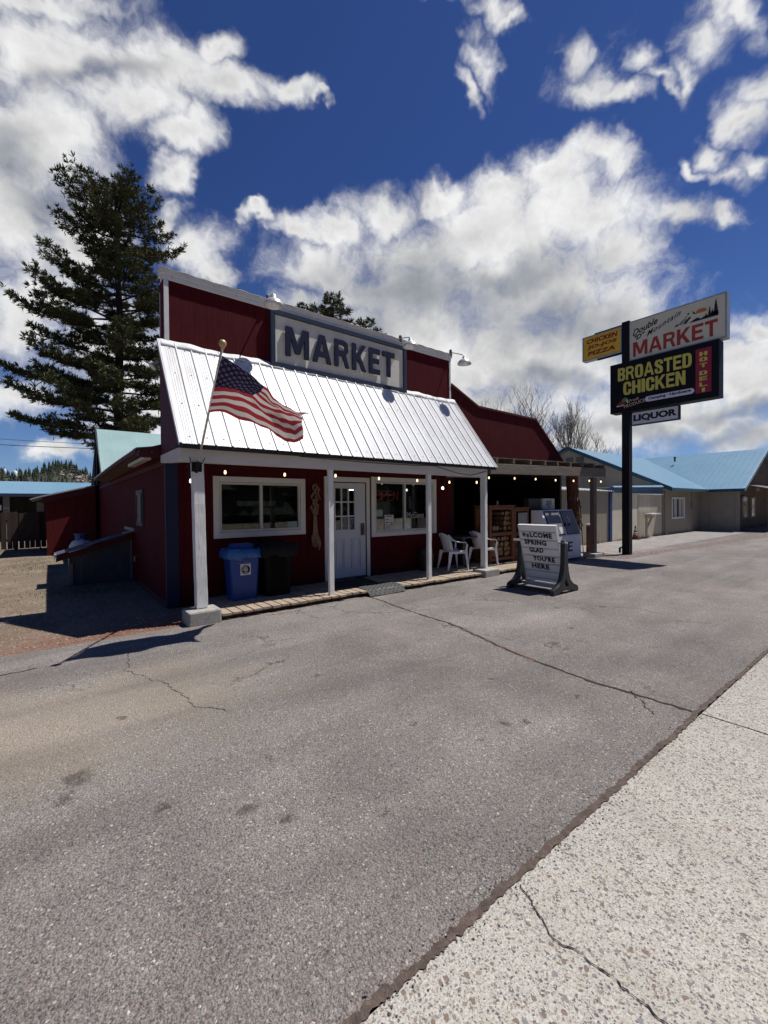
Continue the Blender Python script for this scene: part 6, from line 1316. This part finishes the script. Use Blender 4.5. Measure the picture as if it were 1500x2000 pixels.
for i in range(90):
    b=R(rg.gauss(3.3,.75)); d=rg.uniform(318,350); x,y=d*math.sin(b),d*math.cos(b); z=hz(x,y); s=rg.uniform(.8,2.6)
    vs=[Vector((x,y,z))+Vector((rg.uniform(-1,1),rg.uniform(-1,1),rg.uniform(-.4,.9)))*s for _ in range(8)]
    rk_.add(vs,[(0,1,2),(2,3,4),(4,5,6),(6,7,0),(1,3,5),(0,2,4),(1,5,7),(3,6,7),(0,3,7),(2,5,6)])
props(rk_.build('rock_outcrop',mat('pale_rock',(.30,.25,.22),.9,var=.4,vs=.6)),kind='stuff')
WT='water tanks on the hillside'
for i,(x,y,z,r,h,l) in enumerate(((-14.6,350,22.6,.95,2.8,'larger pale water tank on the wooded hill, right of the pair'),(-19.6,352,24.8,.6,1.7,'smaller pale water tank on the wooded hill, left of the pair'))):
    t=thing('water_tank',l,'water tank',(x,y,z),0,WT); MB().lathe([(r,-3),(r,h-.5),(r*.6,h-.1),(0,h)],(x,y,z),20).build('tank_body',mat('tank_pale',(.75,.75,.72),.6,var=.05),t,smooth=True)
for i,(za,zb,l) in enumerate(((5.55,5.75,'upper thin utility wire crossing the sky left of the pine'),(5.15,5.55,'lower thicker utility wire crossing the sky left of the pine'))):
    t=thing('utility_wire',l,'wire',(-14,30+i,za),0); MB().tube([(-18+s*26/12,30+i*.5+s*.5,za+(zb-za)*s/12-.5*math.sin(math.pi*s/12)+.5) for s in range(13)],.014+.006*i,5).build('cable',BLACKM,t)

# ------------------------------------------------------------------ unseen conifer belt behind the viewer, added to cut sky light and window reflections
bf=MB(); rg=random.Random(77)
for i in range(900):
    x=rg.uniform(-150,190); y=-rg.uniform(30,62); h=rg.uniform(12,23); w=h*rg.uniform(.16,.24); a0=rg.uniform(0,6)
    for k in range(6):
        zb=h*(.04+.15*k); ww=w*(1-.15*k); ring=[(x+ww*rg.uniform(.7,1.15)*math.cos(a0+j*.9),y+ww*rg.uniform(.7,1.15)*math.sin(a0+j*.9),zb) for j in range(7)]
        bf.add(ring+[(x,y,zb+h*.26)],[(j,(j+1)%7,7) for j in range(7)])
props(bf.build('added_occluder_forest',needlemat('added_occluder_conifers',(.020,.030,.016),(.045,.058,.026))),kind='stuff')

# ------------------------------------------------------------------ far-apart pieces of one mesh become parts of their own
KEEP=set('plank planks slat screws screw rib ribs louvres lettering letter mark boards grit tufts cinders gravel forest outcrop crown twigs limbs muntins moulding emblem frame sash track diamonds strip cluster tail liner trunk bark'.split())
def autosplit(o):
    me=o.data; n=len(me.vertices)
    if n>6000 or n<8: return
    par=list(range(n))
    def fd(a):
        while par[a]!=a: par[a]=par[par[a]]; a=par[a]
        return a
    for e in me.edges:
        a,b=fd(e.vertices[0]),fd(e.vertices[1])
        if a!=b: par[a]=b
    isl={}
    for i in range(n): isl.setdefault(fd(i),[]).append(i)
    if not 2<=len(isl)<=60: return
    K=list(isl); bb=[]
    for k in K:
        c=[me.vertices[i].co for i in isl[k]]; bb.append(([min(v[j] for v in c) for j in range(3)],[max(v[j] for v in c) for j in range(3)]))
    sz=[max(h-l for l,h in zip(*b)) for b in bb]; g=list(range(len(K)))
    def fg(a):
        while g[a]!=a: a=g[a]
        return a
    for i in range(len(K)):
        for j in range(i):
            d=math.sqrt(sum(max(0,bb[i][0][q]-bb[j][1][q],bb[j][0][q]-bb[i][1][q])**2 for q in range(3)))
            if d<=max(.02,.5*max(sz[i],sz[j])): g[fg(i)]=fg(j)
    grp={}
    for i in range(len(K)): grp.setdefault(fg(i),[]).extend(isl[K[i]])
    if not 2<=len(grp)<=14: return
    nm=me.name.split('.')[0]; mats=list(me.materials); first=True; polys=[(tuple(p.vertices),p.use_smooth) for p in me.polygons]
    for vs_ in grp.values():
        mp={v:i for i,v in enumerate(sorted(vs_))}; nme=bpy.data.meshes.new(nm)
        P=[(p,sm) for p,sm in polys if p[0] in mp]
        nme.from_pydata([me.vertices[v].co[:] for v in sorted(vs_)],[],[[mp[a] for a in p] for p,_ in P]); nme.polygons.foreach_set('use_smooth',[sm for _,sm in P])
        for m_ in mats: nme.materials.append(m_)
        if first: tgt=o; first=False
        else: tgt=o.copy(); COL.objects.link(tgt)
        tgt.data=nme
for o in list(COL.objects):
    if o.type=='MESH' and o.parent is not None and 'kind' not in o and not (set(o.name.split('.')[0].split('_'))&KEEP) and o.data.users==1: autosplit(o)
